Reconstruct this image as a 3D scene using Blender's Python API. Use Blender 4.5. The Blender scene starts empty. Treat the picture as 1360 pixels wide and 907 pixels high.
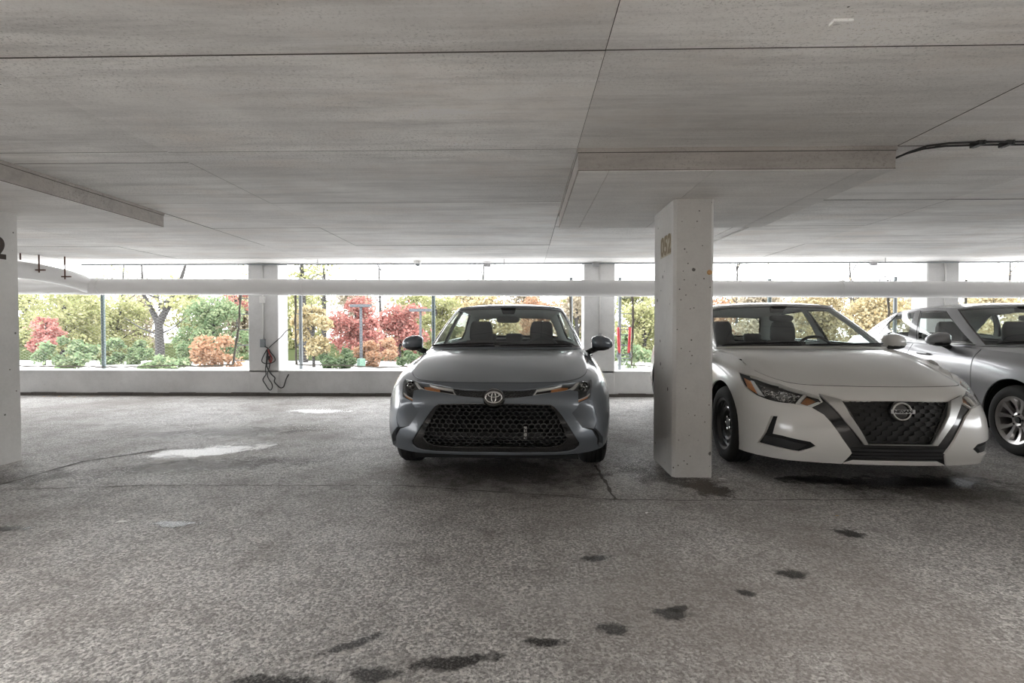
import bpy, bmesh, math, random
import numpy as np
from mathutils import Vector, Matrix, Euler
from mathutils.geometry import delaunay_2d_cdt

random.seed(7)
SC = bpy.context.scene
COL = SC.collection
R = math.radians

# ------------------------------------------------------------------ camera
cam_d = bpy.data.cameras.new('camera')
cam_d.sensor_width = 36.0
cam_d.lens = 36.0*698/1360
cam_d.clip_start = .05; cam_d.clip_end = 400
cam = bpy.data.objects.new('camera', cam_d); COL.objects.link(cam)
cam.location = (0, 0, 1.135)
cam.rotation_euler = (R(90-1.272), 0, R(1.395))
SC.camera = cam

# ------------------------------------------------------------------ overcast sky
world = bpy.data.worlds.new('overcast_sky'); SC.world = world
world.use_nodes = True
nt = world.node_tree; nt.nodes.clear()
wo = nt.nodes.new('ShaderNodeOutputWorld'); bg = nt.nodes.new('ShaderNodeBackground')
bg.inputs['Color'].default_value = (.97, .985, 1, 1)
bg.inputs['Strength'].default_value = 5.4
nt.links.new(bg.outputs[0], wo.inputs[0])

# ------------------------------------------------------------------ unseen fill lamps added under the ceiling (behind and beside the camera)
def area(name, loc, rot, sx, sy, power, col=(1, .97, .94)):
    d = bpy.data.lights.new(name, 'AREA'); d.shape = 'RECTANGLE'
    d.size = sx; d.size_y = sy; d.energy = power; d.color = col; d.spread = R(100)
    o = bpy.data.objects.new(name, d); COL.objects.link(o)
    o.location = loc; o.rotation_euler = rot
    return o
for x in (-9.5, -6.0, -2.2, 1.6, 5.4, 9.5):
    for y in (-4.5, -1.5, 1.5):
        area('ceiling_batten_light', (x, y, 2.20), (0, 0, 0), 1.3, .16, 9 if y > 0 else 60)

SC.view_settings.view_transform = 'Standard'
SC.view_settings.look = 'None'
SC.view_settings.exposure = 0.75
SC.view_settings.gamma = 1.0
SC.cycles.max_bounces = 8
SC.cycles.diffuse_bounces = 5
SC.cycles.glossy_bounces = 4
SC.cycles.transparent_max_bounces = 16
SC.cycles.transmission_bounces = 4
SC.cycles.caustics_reflective = False
SC.cycles.caustics_refractive = False
SC.cycles.sample_clamp_indirect = 6
# ------------------------------------------------------------------ object helpers
def link(name, me, mat=None, parent=None):
    o = bpy.data.objects.new(name, me); COL.objects.link(o)
    if mat is not None and me is not None and not me.materials: me.materials.append(mat)
    if parent is not None: o.parent = parent
    return o
def mesh(name, verts, faces, mat, parent=None, smooth=False):
    me = bpy.data.meshes.new(name)
    me.from_pydata([tuple(v) for v in verts], [], [tuple(f) for f in faces])
    if smooth: me.polygons.foreach_set('use_smooth', [True]*len(me.polygons))
    me.update()
    return link(name, me, mat, parent)
def empty(name, loc=(0, 0, 0), rz=0, parent=None):
    o = bpy.data.objects.new(name, None); COL.objects.link(o)
    o.location = loc; o.rotation_euler = (0, 0, rz); o.empty_display_size = .1
    if parent is not None: o.parent = parent
    return o
def tag(o, label=None, cat=None, group=None, kind=None):
    if label: o['label'] = label
    if cat: o['category'] = cat
    if group: o['group'] = group
    if kind: o['kind'] = kind
    return o
def struct(o): o['kind'] = 'structure'; return o
def stuff(o): o['kind'] = 'stuff'; return o

class MB:
    """collects simple solids into one mesh"""
    def __init__(s): s.v = []; s.f = []
    def add(s, v, f):
        n = len(s.v); s.v += [tuple(p) for p in v]; s.f += [tuple(i+n for i in q) for q in f]; return s
    def box(s, x0, x1, y0, y1, z0, z1):
        v = [(x, y, z) for z in (z0, z1) for y in (y0, y1) for x in (x0, x1)]
        return s.add(v, [(0, 2, 3, 1), (4, 5, 7, 6), (0, 1, 5, 4), (2, 6, 7, 3), (0, 4, 6, 2), (1, 3, 7, 5)])
    def cham(s, x0, x1, y0, y1, z0, z1, c):
        """upright box with chamfered upright edges"""
        p = [(x0+c, y0), (x1-c, y0), (x1, y0+c), (x1, y1-c), (x1-c, y1), (x0+c, y1), (x0, y1-c), (x0, y0+c)]
        v = [(x, y, z0) for x, y in p]+[(x, y, z1) for x, y in p]
        return s.add(v, [(i, (i+1) % 8, 8+(i+1) % 8, 8+i) for i in range(8)]+[tuple(range(7, -1, -1)), tuple(range(8, 16))])
    def tube(s, path, r, seg=8, closed=False):
        P = [Vector(p) for p in path]; n = len(P)
        rr = r if hasattr(r, '__len__') else [r]*n
        prev = None; rings = []
        for i, p in enumerate(P):
            if closed: t = P[(i+1) % n]-P[i-1]
            else: t = P[min(i+1, n-1)]-P[max(i-1, 0)]
            if t.length < 1e-9: t = Vector((0, 0, 1))
            t.normalize()
            if prev is None:
                a = Vector((0, 0, 1)) if abs(t.z) < .9 else Vector((1, 0, 0))
                u = t.cross(a).normalized()
            else:
                u = (prev-t*prev.dot(t)); u = u.normalized() if u.length > 1e-6 else t.orthogonal().normalized()
            prev = u; w = t.cross(u)
            rings.append([p+(u*math.cos(2*math.pi*k/seg)+w*math.sin(2*math.pi*k/seg))*rr[i] for k in range(seg)])
        v = [q for g in rings for q in g]; f = []
        m = n if closed else n-1
        for i in range(m):
            a = i*seg; b = ((i+1) % n)*seg
            f += [(a+k, a+(k+1) % seg, b+(k+1) % seg, b+k) for k in range(seg)]
        if not closed: f += [tuple(range(seg-1, -1, -1)), tuple(range((n-1)*seg, n*seg))]
        return s.add(v, f)
    def lathe(s, prof, c=(0, 0, 0), axis='x', seg=32, cap=False):
        """prof: (along axis, radius)"""
        v = []; f = []
        for a, r in prof:
            for k in range(seg):
                t = 2*math.pi*k/seg; p, q = r*math.cos(t), r*math.sin(t)
                d = {'x': (a, p, q), 'y': (p, a, q), 'z': (p, q, a)}[axis]
                v.append((c[0]+d[0], c[1]+d[1], c[2]+d[2]))
        for i in range(len(prof)-1):
            f += [(i*seg+k, i*seg+(k+1) % seg, (i+1)*seg+(k+1) % seg, (i+1)*seg+k) for k in range(seg)]
        if cap: f += [tuple(range(seg-1, -1, -1)), tuple(range((len(prof)-1)*seg, len(prof)*seg))]
        return s.add(v, f)
    def loft(s, secs, n=20, p=2.6, plane='xy', cap=True):
        """secs: (cx, cy, cz, a, b) rings of superellipses in the plane"""
        v = []; f = []
        for cx, cy, cz, a, b in secs:
            for k in range(n):
                t = 2*math.pi*k/n; c, q = math.cos(t), math.sin(t)
                u = a*math.copysign(abs(c)**(2/p), c); w = b*math.copysign(abs(q)**(2/p), q)
                v.append({'xy': (cx+u, cy+w, cz), 'xz': (cx+u, cy, cz+w), 'yz': (cx, cy+u, cz+w)}[plane])
        m = len(secs)
        for i in range(m-1):
            f += [(i*n+k, i*n+(k+1) % n, (i+1)*n+(k+1) % n, (i+1)*n+k) for k in range(n)]
        if cap: f += [tuple(range(n-1, -1, -1)), tuple(range((m-1)*n, m*n))]
        return s.add(v, f)
    def build(s, name, mat, parent=None, smooth=False, sharp=None):
        o = mesh(name, s.v, s.f, mat, parent, smooth)
        if smooth and sharp: o.data.set_sharp_from_angle(angle=R(sharp))
        bm = bmesh.new(); bm.from_mesh(o.data); bmesh.ops.recalc_face_normals(bm, faces=bm.faces); bm.to_mesh(o.data); bm.free()
        return o

def text_mesh(body, size, depth, name, mat, parent=None, bold=0.0):
    c = bpy.data.curves.new('lettering', 'FONT'); c.body = body; c.size = size; c.extrude = depth
    c.align_x = 'CENTER'; c.align_y = 'CENTER'; c.offset = bold
    t = bpy.data.objects.new('lettering', c); COL.objects.link(t)
    dg = bpy.context.evaluated_depsgraph_get()
    me = bpy.data.meshes.new_from_object(t.evaluated_get(dg))
    bpy.data.objects.remove(t); bpy.data.curves.remove(c)
    me.materials.clear()
    return link(name, me, mat, parent)

# ------------------------------------------------------------------ materials
class Nodes:
    def __init__(s, name):
        s.m = bpy.data.materials.new(name); s.m.use_nodes = True
        s.t = s.m.node_tree; s.t.nodes.clear()
        s.out = s.t.nodes.new('ShaderNodeOutputMaterial')
    def n(s, kind, **kw):
        o = s.t.nodes.new(kind)
        for k, v in kw.items():
            if k.startswith('i_'):
                key = k[2:].replace('_', ' ')
                o.inputs[int(key) if key.isdigit() else key].default_value = v
            else: setattr(o, k, v)
        return o
    def l(s, a, b): s.t.links.new(a, b)
    def bsdf(s, **kw):
        b = s.t.nodes.new('ShaderNodeBsdfPrincipled')
        for k, v in kw.items(): b.inputs[k.replace('_', ' ')].default_value = v
        s.l(b.outputs[0], s.out.inputs[0]); return b
    def coord(s, scale=(1, 1, 1), kind='Object', loc=(0, 0, 0)):
        c = s.n('ShaderNodeTexCoord'); m = s.n('ShaderNodeMapping')
        m.inputs['Scale'].default_value = scale; m.inputs['Location'].default_value = loc
        s.l(c.outputs[kind], m.inputs[0]); return m.outputs[0]
    def noise(s, vec, scale, detail=4, rough=.55, dist=0):
        o = s.n('ShaderNodeTexNoise'); o.inputs['Scale'].default_value = scale
        o.inputs['Detail'].default_value = detail; o.inputs['Roughness'].default_value = rough
        o.inputs['Distortion'].default_value = dist
        s.l(vec, o.inputs['Vector']); return o.outputs['Fac']
    def ramp(s, fac, stops, interp='LINEAR'):
        o = s.n('ShaderNodeValToRGB'); o.color_ramp.interpolation = interp
        e = o.color_ramp.elements
        while len(e) < len(stops): e.new(.5)
        for k, (p, c) in enumerate(stops):
            e[k].position = p; e[k].color = (c, c, c, 1) if not hasattr(c, '__len__') else (*c, 1)
        s.l(fac, o.inputs[0]); return o.outputs[0]
    def mix(s, fac, a, b, mode='MIX'):
        o = s.n('ShaderNodeMix', data_type='RGBA', blend_type=mode)
        for sock, v in ((o.inputs[0], fac), (o.inputs[6], a), (o.inputs[7], b)):
            if isinstance(v, (int, float)): sock.default_value = v
            elif isinstance(v, tuple): sock.default_value = (*v, 1)
            else: s.l(v, sock)
        return o.outputs[2]
    def math(s, op, a, b=0.0):
        o = s.n('ShaderNodeMath', operation=op)
        for sock, v in ((o.inputs[0], a), (o.inputs[1], b)):
            if isinstance(v, (int, float)): sock.default_value = v
            else: s.l(v, sock)
        return o.outputs[0]
    def bump(s, h, strength, dist, b):
        o = s.n('ShaderNodeBump'); o.inputs['Strength'].default_value = strength; o.inputs['Distance'].default_value = dist
        s.l(h, o.inputs['Height']); s.l(o.outputs[0], b.inputs['Normal']); return o

def plain(name, col, rough=.5, metal=0.0, coat=0.0, var=.12, vs=6.0, spec=.5):
    """one colour with slight procedural mottling"""
    n = Nodes(name); b = n.bsdf(Roughness=rough, Metallic=metal, Coat_Weight=coat, Coat_Roughness=.04, Specular_IOR_Level=spec)
    f = n.noise(n.coord(), vs, 3)
    lo = tuple(c*(1-var) for c in col); hi = tuple(min(1, c*(1+var)) for c in col)
    n.l(n.mix(f, lo, hi), b.inputs['Base Color'])
    return n.m

def concrete(name, base, pits=.5, streak=True, warm=1.0, rough=.75, objvar=.06, stain=.5):
    n = Nodes(name); b = n.bsdf(Roughness=rough)
    v0 = n.coord()
    info = n.n('ShaderNodeObjectInfo')
    # every cast piece gets its own stretch of the pattern
    ofs = n.n('ShaderNodeVectorMath', operation='ADD'); n.l(v0, ofs.inputs[0]); n.l(info.outputs['Location'], ofs.inputs[1]); v = ofs.outputs[0]
    def stretch(sc):
        m = n.n('ShaderNodeMapping'); m.inputs['Scale'].default_value = sc; n.l(v, m.inputs[0]); return m.outputs[0]
    big = n.noise(v, .6, 5, .6); tone = n.noise(stretch((.8, 1, 1)), 1.7, 4, .6)
    vs = stretch((.30, 2.4, 2.4)) if streak else v
    st = n.noise(vs, 2.8, 8, .72)
    st2 = n.noise(stretch((.12, 3, 3)) if streak else v, 6, 4, .6)
    fine = n.noise(v, 45, 3, .6)
    sh = lambda k: tuple(min(1, c*k) for c in base)
    brown = (base[0]*.80, base[1]*.745, base[2]*.70)
    c = n.mix(n.ramp(big, [(.34, 0), (.66, 1)]), sh(.72), sh(1.10))
    c = n.mix(n.math('MULTIPLY', n.ramp(tone, [(.48, 0), (.68, 1)]), .75*stain), c, brown)
    c = n.mix(n.math('MULTIPLY', n.ramp(st, [(.47, 0), (.68, 1)]), stain), c, sh(.60))
    c = n.mix(n.math('MULTIPLY', n.ramp(st2, [(.52, 0), (.70, 1)]), .45*stain), c, sh(1.18))
    c = n.mix(n.math('MULTIPLY', n.ramp(fine, [(.3, 0), (.7, 1)]), .16), c, sh(1.2))
    # sooty speckle, in drifts
    area_ = n.ramp(n.noise(stretch((.6, 1, 1)), 1.0, 4, .6), [(.40, 0), (.60, 1)])
    spk = n.ramp(n.noise(stretch((.75, 1, 1)), 85, 4, .8), [(.54, 0), (.63, 1)])
    c = n.mix(n.math('MULTIPLY', n.math('MULTIPLY', area_, spk), min(1, 1.0*stain)), c, sh(.46))
    # bug holes
    vor = n.n('ShaderNodeTexVoronoi'); vor.inputs['Scale'].default_value = 7
    n.l(v, vor.inputs['Vector'])
    hs = n.n('ShaderNodeSeparateColor'); n.l(vor.outputs['Color'], hs.inputs[0])
    rad = n.math('MULTIPLY', n.math('POWER', hs.outputs[0], 3.5), .072*pits)
    hole = n.math('LESS_THAN', vor.outputs['Distance'], rad)
    vo2 = n.n('ShaderNodeTexVoronoi'); vo2.inputs['Scale'].default_value = 19; n.l(v, vo2.inputs['Vector'])
    h2 = n.n('ShaderNodeSeparateColor'); n.l(vo2.outputs['Color'], h2.inputs[0])
    hole = n.math('MAXIMUM', hole, n.math('LESS_THAN', vo2.outputs['Distance'], n.math('MULTIPLY', n.math('POWER', h2.outputs[1], 6.0), .11*pits)))
    c = n.mix(n.math('MULTIPLY', hole, .85), c, (.05, .042, .035))
    hv = n.math('MULTIPLY', n.math('SUBTRACT', info.outputs['Random'], .5), objvar*2)
    hsv = n.n('ShaderNodeHueSaturation'); n.l(n.math('ADD', hv, 1.0), hsv.inputs['Value']); n.l(c, hsv.inputs['Color'])
    n.l(hsv.outputs[0], b.inputs['Base Color'])
    h = n.math('SUBTRACT', n.math('ADD', n.math('MULTIPLY', fine, .35), n.math('MULTIPLY', st, .6)), n.math('MULTIPLY', hole, 2.0))
    n.bump(h, .35, .006, b)
    return n.m

def asphalt():
    n = Nodes('asphalt'); b = n.bsdf()
    v = n.coord()
    g1 = n.noise(v, 78, 3, .75); g2 = n.noise(v, 30, 3, .65)
    vor = n.n('ShaderNodeTexVoronoi'); vor.inputs['Scale'].default_value = 62; n.l(v, vor.inputs['Vector'])
    sp = n.n('ShaderNodeSeparateColor'); n.l(vor.outputs['Color'], sp.inputs[0])
    mid = n.noise(v, 3.2, 5, .65); big = n.noise(n.coord((1, .7, 1), loc=(3.1, 1.7, 0)), .5, 5, .6)
    c = n.mix(n.ramp(g1, [(.36, 0), (.64, 1)]), (.105, .098, .091), (.82, .80, .77))
    c = n.mix(n.math('MULTIPLY', n.ramp(sp.outputs[0], [(.2, 1), (.55, 0)]), .55), c, (.135, .126, .118))
    c = n.mix(n.math('MULTIPLY', n.ramp(sp.outputs[1], [(.86, 0), (.95, 1)]), .55), c, (.74, .71, .67))
    c = n.mix(n.math('MULTIPLY', n.ramp(g2, [(.40, 0), (.60, 1)]), .25), c, (.19, .179, .169))
    c = n.mix(n.math('MULTIPLY', n.ramp(mid, [(.48, 0), (.70, 1)]), .5), c, (.165, .15, .138))
    c = n.mix(n.math('MULTIPLY', n.ramp(big, [(.45, 0), (.62, 1)]), .62), c, (.18, .158, .14))
    pale = n.noise(n.coord((.5, 1.6, 1), loc=(9, 2, 0)), .8, 5, .65)
    c = n.mix(n.math('MULTIPLY', n.ramp(pale, [(.54, 0), (.75, 1)]), .45), c, (.54, .525, .505))
    n.l(c, b.inputs['Base Color'])
    r = n.ramp(n.math('ADD', n.math('MULTIPLY', mid, .5), n.math('MULTIPLY', big, .5)), [(.35, .58), (.62, .85)])
    n.l(r, b.inputs['Roughness'])
    n.bump(n.math('ADD', n.math('ADD', g1, n.math('MULTIPLY', g2, .6)), n.math('MULTIPLY', vor.outputs['Distance'], -.5)), .9, .016, b)
    return n.m

def soft_mark(name, col, rough, dens=1.0, sc=9.0, edge=.28):
    """flat stain that frays out to nothing at its rim"""
    n = Nodes(name)
    b = n.n('ShaderNodeBsdfPrincipled'); b.inputs['Base Color'].default_value = (*col, 1); b.inputs['Roughness'].default_value = rough
    t = n.n('ShaderNodeBsdfTransparent'); mx = n.n('ShaderNodeMixShader')
    c = n.n('ShaderNodeTexCoord')
    m = n.n('ShaderNodeMapping'); m.inputs['Location'].default_value = (-1, -1, 0); m.inputs['Scale'].default_value = (2, 2, 0)
    n.l(c.outputs['Generated'], m.inputs[0])
    ln = n.n('ShaderNodeVectorMath', operation='LENGTH'); n.l(m.outputs[0], ln.inputs[0])
    ns = n.noise(n.coord(), sc, 6, .7)
    g = n.math('SUBTRACT', n.math('ADD', 1.0, n.math('MULTIPLY', n.math('SUBTRACT', ns, .5), 2.4)), ln.outputs['Value'])
    f = n.ramp(g, [(.30, 0), (.30+edge, dens)])
    fine = n.ramp(n.noise(n.coord(), 95, 3, .7), [(.36, .35), (.58, 1)])
    n.l(n.math('MULTIPLY', f, fine), mx.inputs[0])
    n.l(t.outputs[0], mx.inputs[1]); n.l(b.outputs[0], mx.inputs[2]); n.l(mx.outputs[0], n.out.inputs[0])
    return n.m

def glass_mat(name, tint, refl=1.0, rough=0.0):
    n = Nodes(name)
    t = n.n('ShaderNodeBsdfTransparent'); t.inputs[0].default_value = (*tint, 1)
    g = n.n('ShaderNodeBsdfGlossy'); g.inputs['Roughness'].default_value = rough; g.inputs[0].default_value = (refl, refl, refl, 1)
    fr = n.n('ShaderNodeFresnel'); ge = n.n('ShaderNodeNewGeometry')
    n.l(n.math('ADD', 1.5, n.math('MULTIPLY', ge.outputs['Backfacing'], 1/1.5-1.5)), fr.inputs[0])
    mx = n.n('ShaderNodeMixShader'); n.l(fr.outputs[0], mx.inputs[0]); n.l(t.outputs[0], mx.inputs[1]); n.l(g.outputs[0], mx.inputs[2])
    n.l(mx.outputs[0], n.out.inputs[0]); return n.m

def paint(name, col, flake=.0, rough=.38, metal=0.0):
    n = Nodes(name); b = n.bsdf(Roughness=rough, Metallic=metal, Coat_Weight=1.0, Coat_Roughness=.11)
    f = n.noise(n.coord(), 900, 1)
    n.l(n.mix(f, tuple(c*(1-flake) for c in col), tuple(min(1, c*(1+flake)) for c in col)), b.inputs['Base Color'])
    return n.m

def foliage_mat(name, cols):
    n = Nodes(name); b = n.n('ShaderNodeBsdfDiffuse'); tr = n.n('ShaderNodeBsdfTranslucent'); mx = n.n('ShaderNodeMixShader'); mx.inputs[0].default_value = .45
    g = n.n('ShaderNodeNewGeometry')
    f = n.noise(n.coord(), 1.1, 4, .6)
    f = n.math('ADD', n.math('MULTIPLY', g.outputs['Random Per Island'], .55), n.math('MULTIPLY', f, .55))
    k = len(cols)
    c = n.ramp(f, [(.2+.62*i/(k-1), c) for i, c in enumerate(cols)])
    n.l(c, b.inputs[0]); n.l(c, tr.inputs[0]); n.l(b.outputs[0], mx.inputs[1]); n.l(tr.outputs[0], mx.inputs[2]); n.l(mx.outputs[0], n.out.inputs[0])
    return n.m

M = {}
M['ceiling'] = concrete('ceiling_concrete', (.92, .905, .885), pits=.5, stain=.78)
M['drop'] = concrete('drop_panel_concrete', (.80, .785, .765), pits=.35, stain=.5)
M['dropedge'] = concrete('drop_panel_edge_concrete', (.46, .43, .40), pits=.5, stain=.75, streak=True)
M['column'] = concrete('painted_column', (.60, .585, .56), pits=1.7, streak=False, stain=.18, objvar=.0)
M['wall'] = concrete('painted_wall', (.66, .655, .65), pits=.6, streak=False, stain=.22, objvar=.0)
M['seam'] = plain('dark_joint', (.10, .09, .082), .9)
M['asphalt'] = asphalt()
M['crack'] = soft_mark('crack_filler', (.045, .04, .036), .7, .85, 14)
M['oil'] = soft_mark('oil_stain', (.022, .02, .018), .33, .93, 9)
M['damp'] = soft_mark('damp_patch', (.085, .074, .064), .6, .62, 4, .45)  # damp floor; also paints the shadow under the grey car
M['rust_damp'] = soft_mark('brown_damp', (.055, .034, .016), .35, .92, 6, .35)  # wet brown floor and the column's shadow in one colour
M['pale'] = soft_mark('pale_patch', (.78, .77, .75), .42, .9, 3, .3)  # window's reflection in puddles, painted as a pale colour
M['grit'] = plain('grit', (.09, .08, .07), .95, var=.5, vs=40)
M['pipe'] = plain('white_pipe', (.74, .735, .73), .42, var=.05, vs=3)
M['galv'] = plain('galvanised_steel', (.36, .36, .37), .5, .6, vs=20)
M['greysteel'] = plain('grey_painted_steel', (.20, .22, .23), .6, vs=14)
M['lampgrey'] = plain('lamp_post_grey', (.045, .05, .056), .7)
M['greenpost'] = plain('grey_green_post', (.10, .135, .135), .55, vs=14)
M['rustrod'] = plain('rusty_rod', (.11, .055, .04), .8, vs=30, var=.4)
M['white_enamel'] = plain('white_enamel', (.70, .69, .67), .45)
M['blackcable'] = plain('black_rubber_cable', (.016, .016, .017), .5)
M['redcable'] = plain('red_cable', (.38, .05, .04), .5)
M['redsteel'] = plain('red_painted_steel', (.62, .05, .06), .45, vs=15)
M['selvage'] = plain('dark_bound_edge', (.085, .075, .06), .85, var=.3, vs=30)
M['wire'] = plain('fence_wire', (.42, .43, .43), .55, .3)
M['stencil'] = plain('stencil_black', (.05, .038, .03), .8, var=.3, vs=40)
M['ghost'] = plain('faded_stencil', (.24, .19, .125), .85, var=.35, vs=45)
M['amber'] = plain('amber_reflector', (.62, .36, .15), .3, coat=.6)
M['greypaint'] = paint('slate_grey_paint', (.115, .132, .152), .10, .42, .35)
M['whitepaint'] = paint('white_paint', (.66, .645, .615), .02, .4)
M['silverpaint'] = paint('silver_paint', (.30, .30, .312), .12, .36, .6)
M['glass'] = glass_mat('car_glass', (.80, .86, .84))
M['lens'] = glass_mat('clear_lens', (.90, .90, .89))
M['blackplastic'] = plain('black_plastic', (.018, .018, .019), .5)
M['mattblack'] = plain('matt_black', (.010, .010, .011), .8)
M['glossblack'] = plain('gloss_black', (.012, .012, .013), .16, coat=.7)
M['meshblack'] = plain('grille_black', (.03, .031, .032), .33, coat=.3)
M['meshdark'] = plain('grille_matt_black', (.014, .014, .014), .55)
M['chrome'] = plain('chrome', (.62, .62, .61), .16, 1.0, var=.04)
M['brightstrip'] = plain('bright_lamp_strip', (.80, .80, .79), .25, .35, coat=.5)
M['satin'] = plain('satin_chrome', (.46, .46, .45), .30, 1.0, var=.06)
M['lampchrome'] = plain('lamp_reflector', (.55, .55, .55), .22, 1.0, var=.3, vs=60)
def facet_mat():
    n = Nodes('lamp_facets'); b = n.bsdf(Roughness=.12, Metallic=.9)
    vo = n.n('ShaderNodeTexVoronoi'); vo.inputs['Scale'].default_value = 75; n.l(n.coord(), vo.inputs['Vector'])
    sp = n.n('ShaderNodeSeparateColor'); n.l(vo.outputs['Color'], sp.inputs[0])
    n.l(n.ramp(sp.outputs[0], [(.35, .02), (.6, .35), (.95, .9)]), b.inputs['Base Color'])
    n.bump(sp.outputs[1], .6, .02, b); return n.m
M['facets'] = facet_mat()
M['brownlamp'] = plain('amber_bulb_bowl', (.34, .13, .04), .25, .4, coat=.6, var=.4, vs=70)
M['orange'] = plain('orange_reflector', (.60, .22, .06), .28, coat=.6, var=.35, vs=90)
M['tyre'] = plain('tyre_rubber', (.022, .022, .022), .78, var=.25, vs=60)
M['steelrim'] = plain('black_steel_rim', (.022, .022, .023), .30, coat=.4)
M['alloy'] = plain('silver_alloy', (.60, .58, .57), .30, .85, var=.05)
M['brake'] = plain('brake_disc', (.20, .17, .15), .5, .7, vs=30)
M['seatcloth'] = plain('dark_seat_cloth', (.058, .058, .058), .85, vs=50)
M['seattan'] = plain('grey_seat_cloth', (.075, .075, .074), .85, vs=50)
M['dash'] = plain('dashboard_plastic', (.035, .036, .038), .55)
M['trimgrey'] = plain('pale_pillar_trim', (.42, .43, .41), .7)
M['underbody'] = plain('underbody', (.012, .012, .012), .9)
M['leaflitter'] = plain('dry_leaf', (.42, .30, .14), .8, var=.4, vs=60)
M['paper'] = plain('pale_scrap', (.80, .80, .77), .7)
# ------------------------------------------------------------------ garage shell
floor = struct(MB().box(-24, 24, -16, 8.98, -.9, 0).build('floor', M['asphalt']))
tag(floor, 'worn grey asphalt parking deck floor', 'floor')
ceiling = struct(MB().box(-24, 24, -16, 9.02, 2.285, 2.55).box(-24, 24, 9.02, 9.32, 2.44, 2.55).build('ceiling', M['seam']))
tag(ceiling, 'board-marked grey concrete slab overhead', 'ceiling')
rows = [-16, -11, -6.5, -4.0, -1.5, .95, 2.17, 3.33, 3.545, 4.69, 5.83, 7.05, 8.27, 9.02]
cols = [-24, -13, -9.2, -7.4, -5.55, -3.51, -2.28, .328, 2.30, 3.70, 6.1, 8.1, 12, 24]
for i in range(len(cols)-1):
    for j in range(len(rows)-1):
        x0, x1, y0, y1 = cols[i], cols[i+1], rows[j], rows[j+1]
        cx, cy = (x0+x1)/2, (y0+y1)/2
        dz = random.uniform(-.0022, .0022)
        gx = random.choice((.0012, .0018, .003)); gy = random.choice((.0015, .0025, .004))
        o = MB().box(x0-cx+gx, x1-cx-gx, y0-cy+gy, y1-cy-gy, 2.27+dz, 2.29).build('form_panel', M['ceiling'], ceiling)
        o.location = (cx, cy, 0)
        o.data.materials.append(M['seam'])
        for p in o.data.polygons:
            if abs(p.normal.z) < .5: p.material_index = 1

def drop_panel(x0, x1, y0, y1, label):
    b = MB().box(x0, x1, y0, y1, 2.134, 2.252).box(x0-.006, x1+.006, y0-.008, y1+.006, 2.248, 2.275)
    o = struct(tag(b.build('drop_panel', M['dropedge']), label, 'drop panel'))
    MB().box(x0-.0015, x1+.0015, y0-.002, y1+.0015, 2.244, 2.2482).build('joint', M['seam'], o)
    MB().box(x0-.001, x1+.001, y0-.0012, y1+.001, 2.1345, 2.1375).build('joint', M['seam'], o)
    xs = [x0+.004, x0+.195, x0+.845, x1-.195, x1-.004]
    for a, c in zip(xs[:-1], xs[1:]):
        MB().box(a+.002, c-.002, y0+.004, y1-.004, 2.129+random.uniform(-.001, .001), 2.136).build('form_panel', M['drop'], o)
    return o
drop_panel(.334, 2.295, 3.335, 5.175, 'concrete drop panel on top of the square column')
drop_panel(-5.55, -3.51, 3.2, 5.05, 'concrete drop panel at the left edge over the numbered column')

def column(x0, x1, y0, y1, label):
    o = struct(tag(MB().cham(x0, x1, y0, y1, 0, 2.1335, .022).build('column', M['column']), label, 'column'))
    MB().cham(x0-.002, x1+.002, y0-.002, y1+.002, 2.085, 2.132, .022).build('column_collar', M['column'], o)
    return o
col_r = column(1.135, 1.44, 4.045, 4.66, 'square white-painted concrete column between the grey and the white car')
col_l = column(-4.69, -4.385, 3.90, 4.475, 'white-painted concrete column cut by the left edge, large 2 on it')
# stencilled bay numbers
def lettering_on(parent, txt, h, mat, cx, cy, cz, side, right_edge=None, wide=1.0, bold=.006):
    t = text_mesh(txt, h/.70, .0008, 'stencil_number', mat, parent, bold)
    w = max(v.co.x for v in t.data.vertices)
    if side > 0:
        t.matrix_local = Matrix(((0, 0, 1, cx), (wide, 0, 0, (right_edge-w*wide) if right_edge is not None else cy), (0, 1, 0, cz), (0, 0, 0, 1)))
    else:
        t.matrix_local = Matrix(((0, 0, -1, cx), (-wide, 0, 0, cy), (0, 1, 0, cz), (0, 0, 0, 1)))
    return t
lettering_on(col_l, '052', .168, M['stencil'], -4.3845, 0, 1.81, 1, 4.353, .92, .010)
MB().box(1.1338, 1.136, 4.12, 4.435, 1.725, 1.885).build('faded_number_patch', plain('yellowed_paint', (.42, .37, .285), .8, var=.18, vs=25), col_r)
lettering_on(col_r, '052', .145, M['ghost'], 1.1335, 4.275, 1.806, -1, None, 1.0, .007)

# outer wall: low parapet and columns
WX = (-10.25, -4.49, 1.26, 6.955, 12.7)
wall = struct(tag(MB().box(-24, 24, 8.945, 9.27, -.9, .424).build('wall_back', M['wall']), 'low white concrete parapet under the openings', 'wall'))
MB().box(-24, 24, 8.925, 9.285, .41, .432).build('sill', M['wall'], wall)
wl = ('left, out of view', 'with the hanging black cable', 'behind the grey car', 'behind the two cars on the right', 'right, out of view')
for x, l in zip(WX, wl):
    if abs(x) > 9: continue
    struct(tag(MB().cham(x-.262, x+.262, 8.925, 9.29, 0, 2.45, .012).build('wall_column', M['wall']), 'white wall column '+l, 'column'))
b = MB(); x = -17
while x < 17:
    w = random.uniform(.12, .5); b.box(x, x+w+.01, 8.90-random.uniform(0, .02), 8.93, 0, random.uniform(.045, .058)); x += w
tr = struct(tag(b.build('trim_1', M['grit']), 'dark gritty joint along the foot of the parapet', 'joint'))

wf = struct(tag(MB().box(-24, 24, -16.3, -16, -.9, 2.5).build('wall_front', M['wall']), 'white concrete wall at the far side of the garage, behind the camera', 'wall'))  # unseen wall added to cut the daylight from the rear

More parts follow.
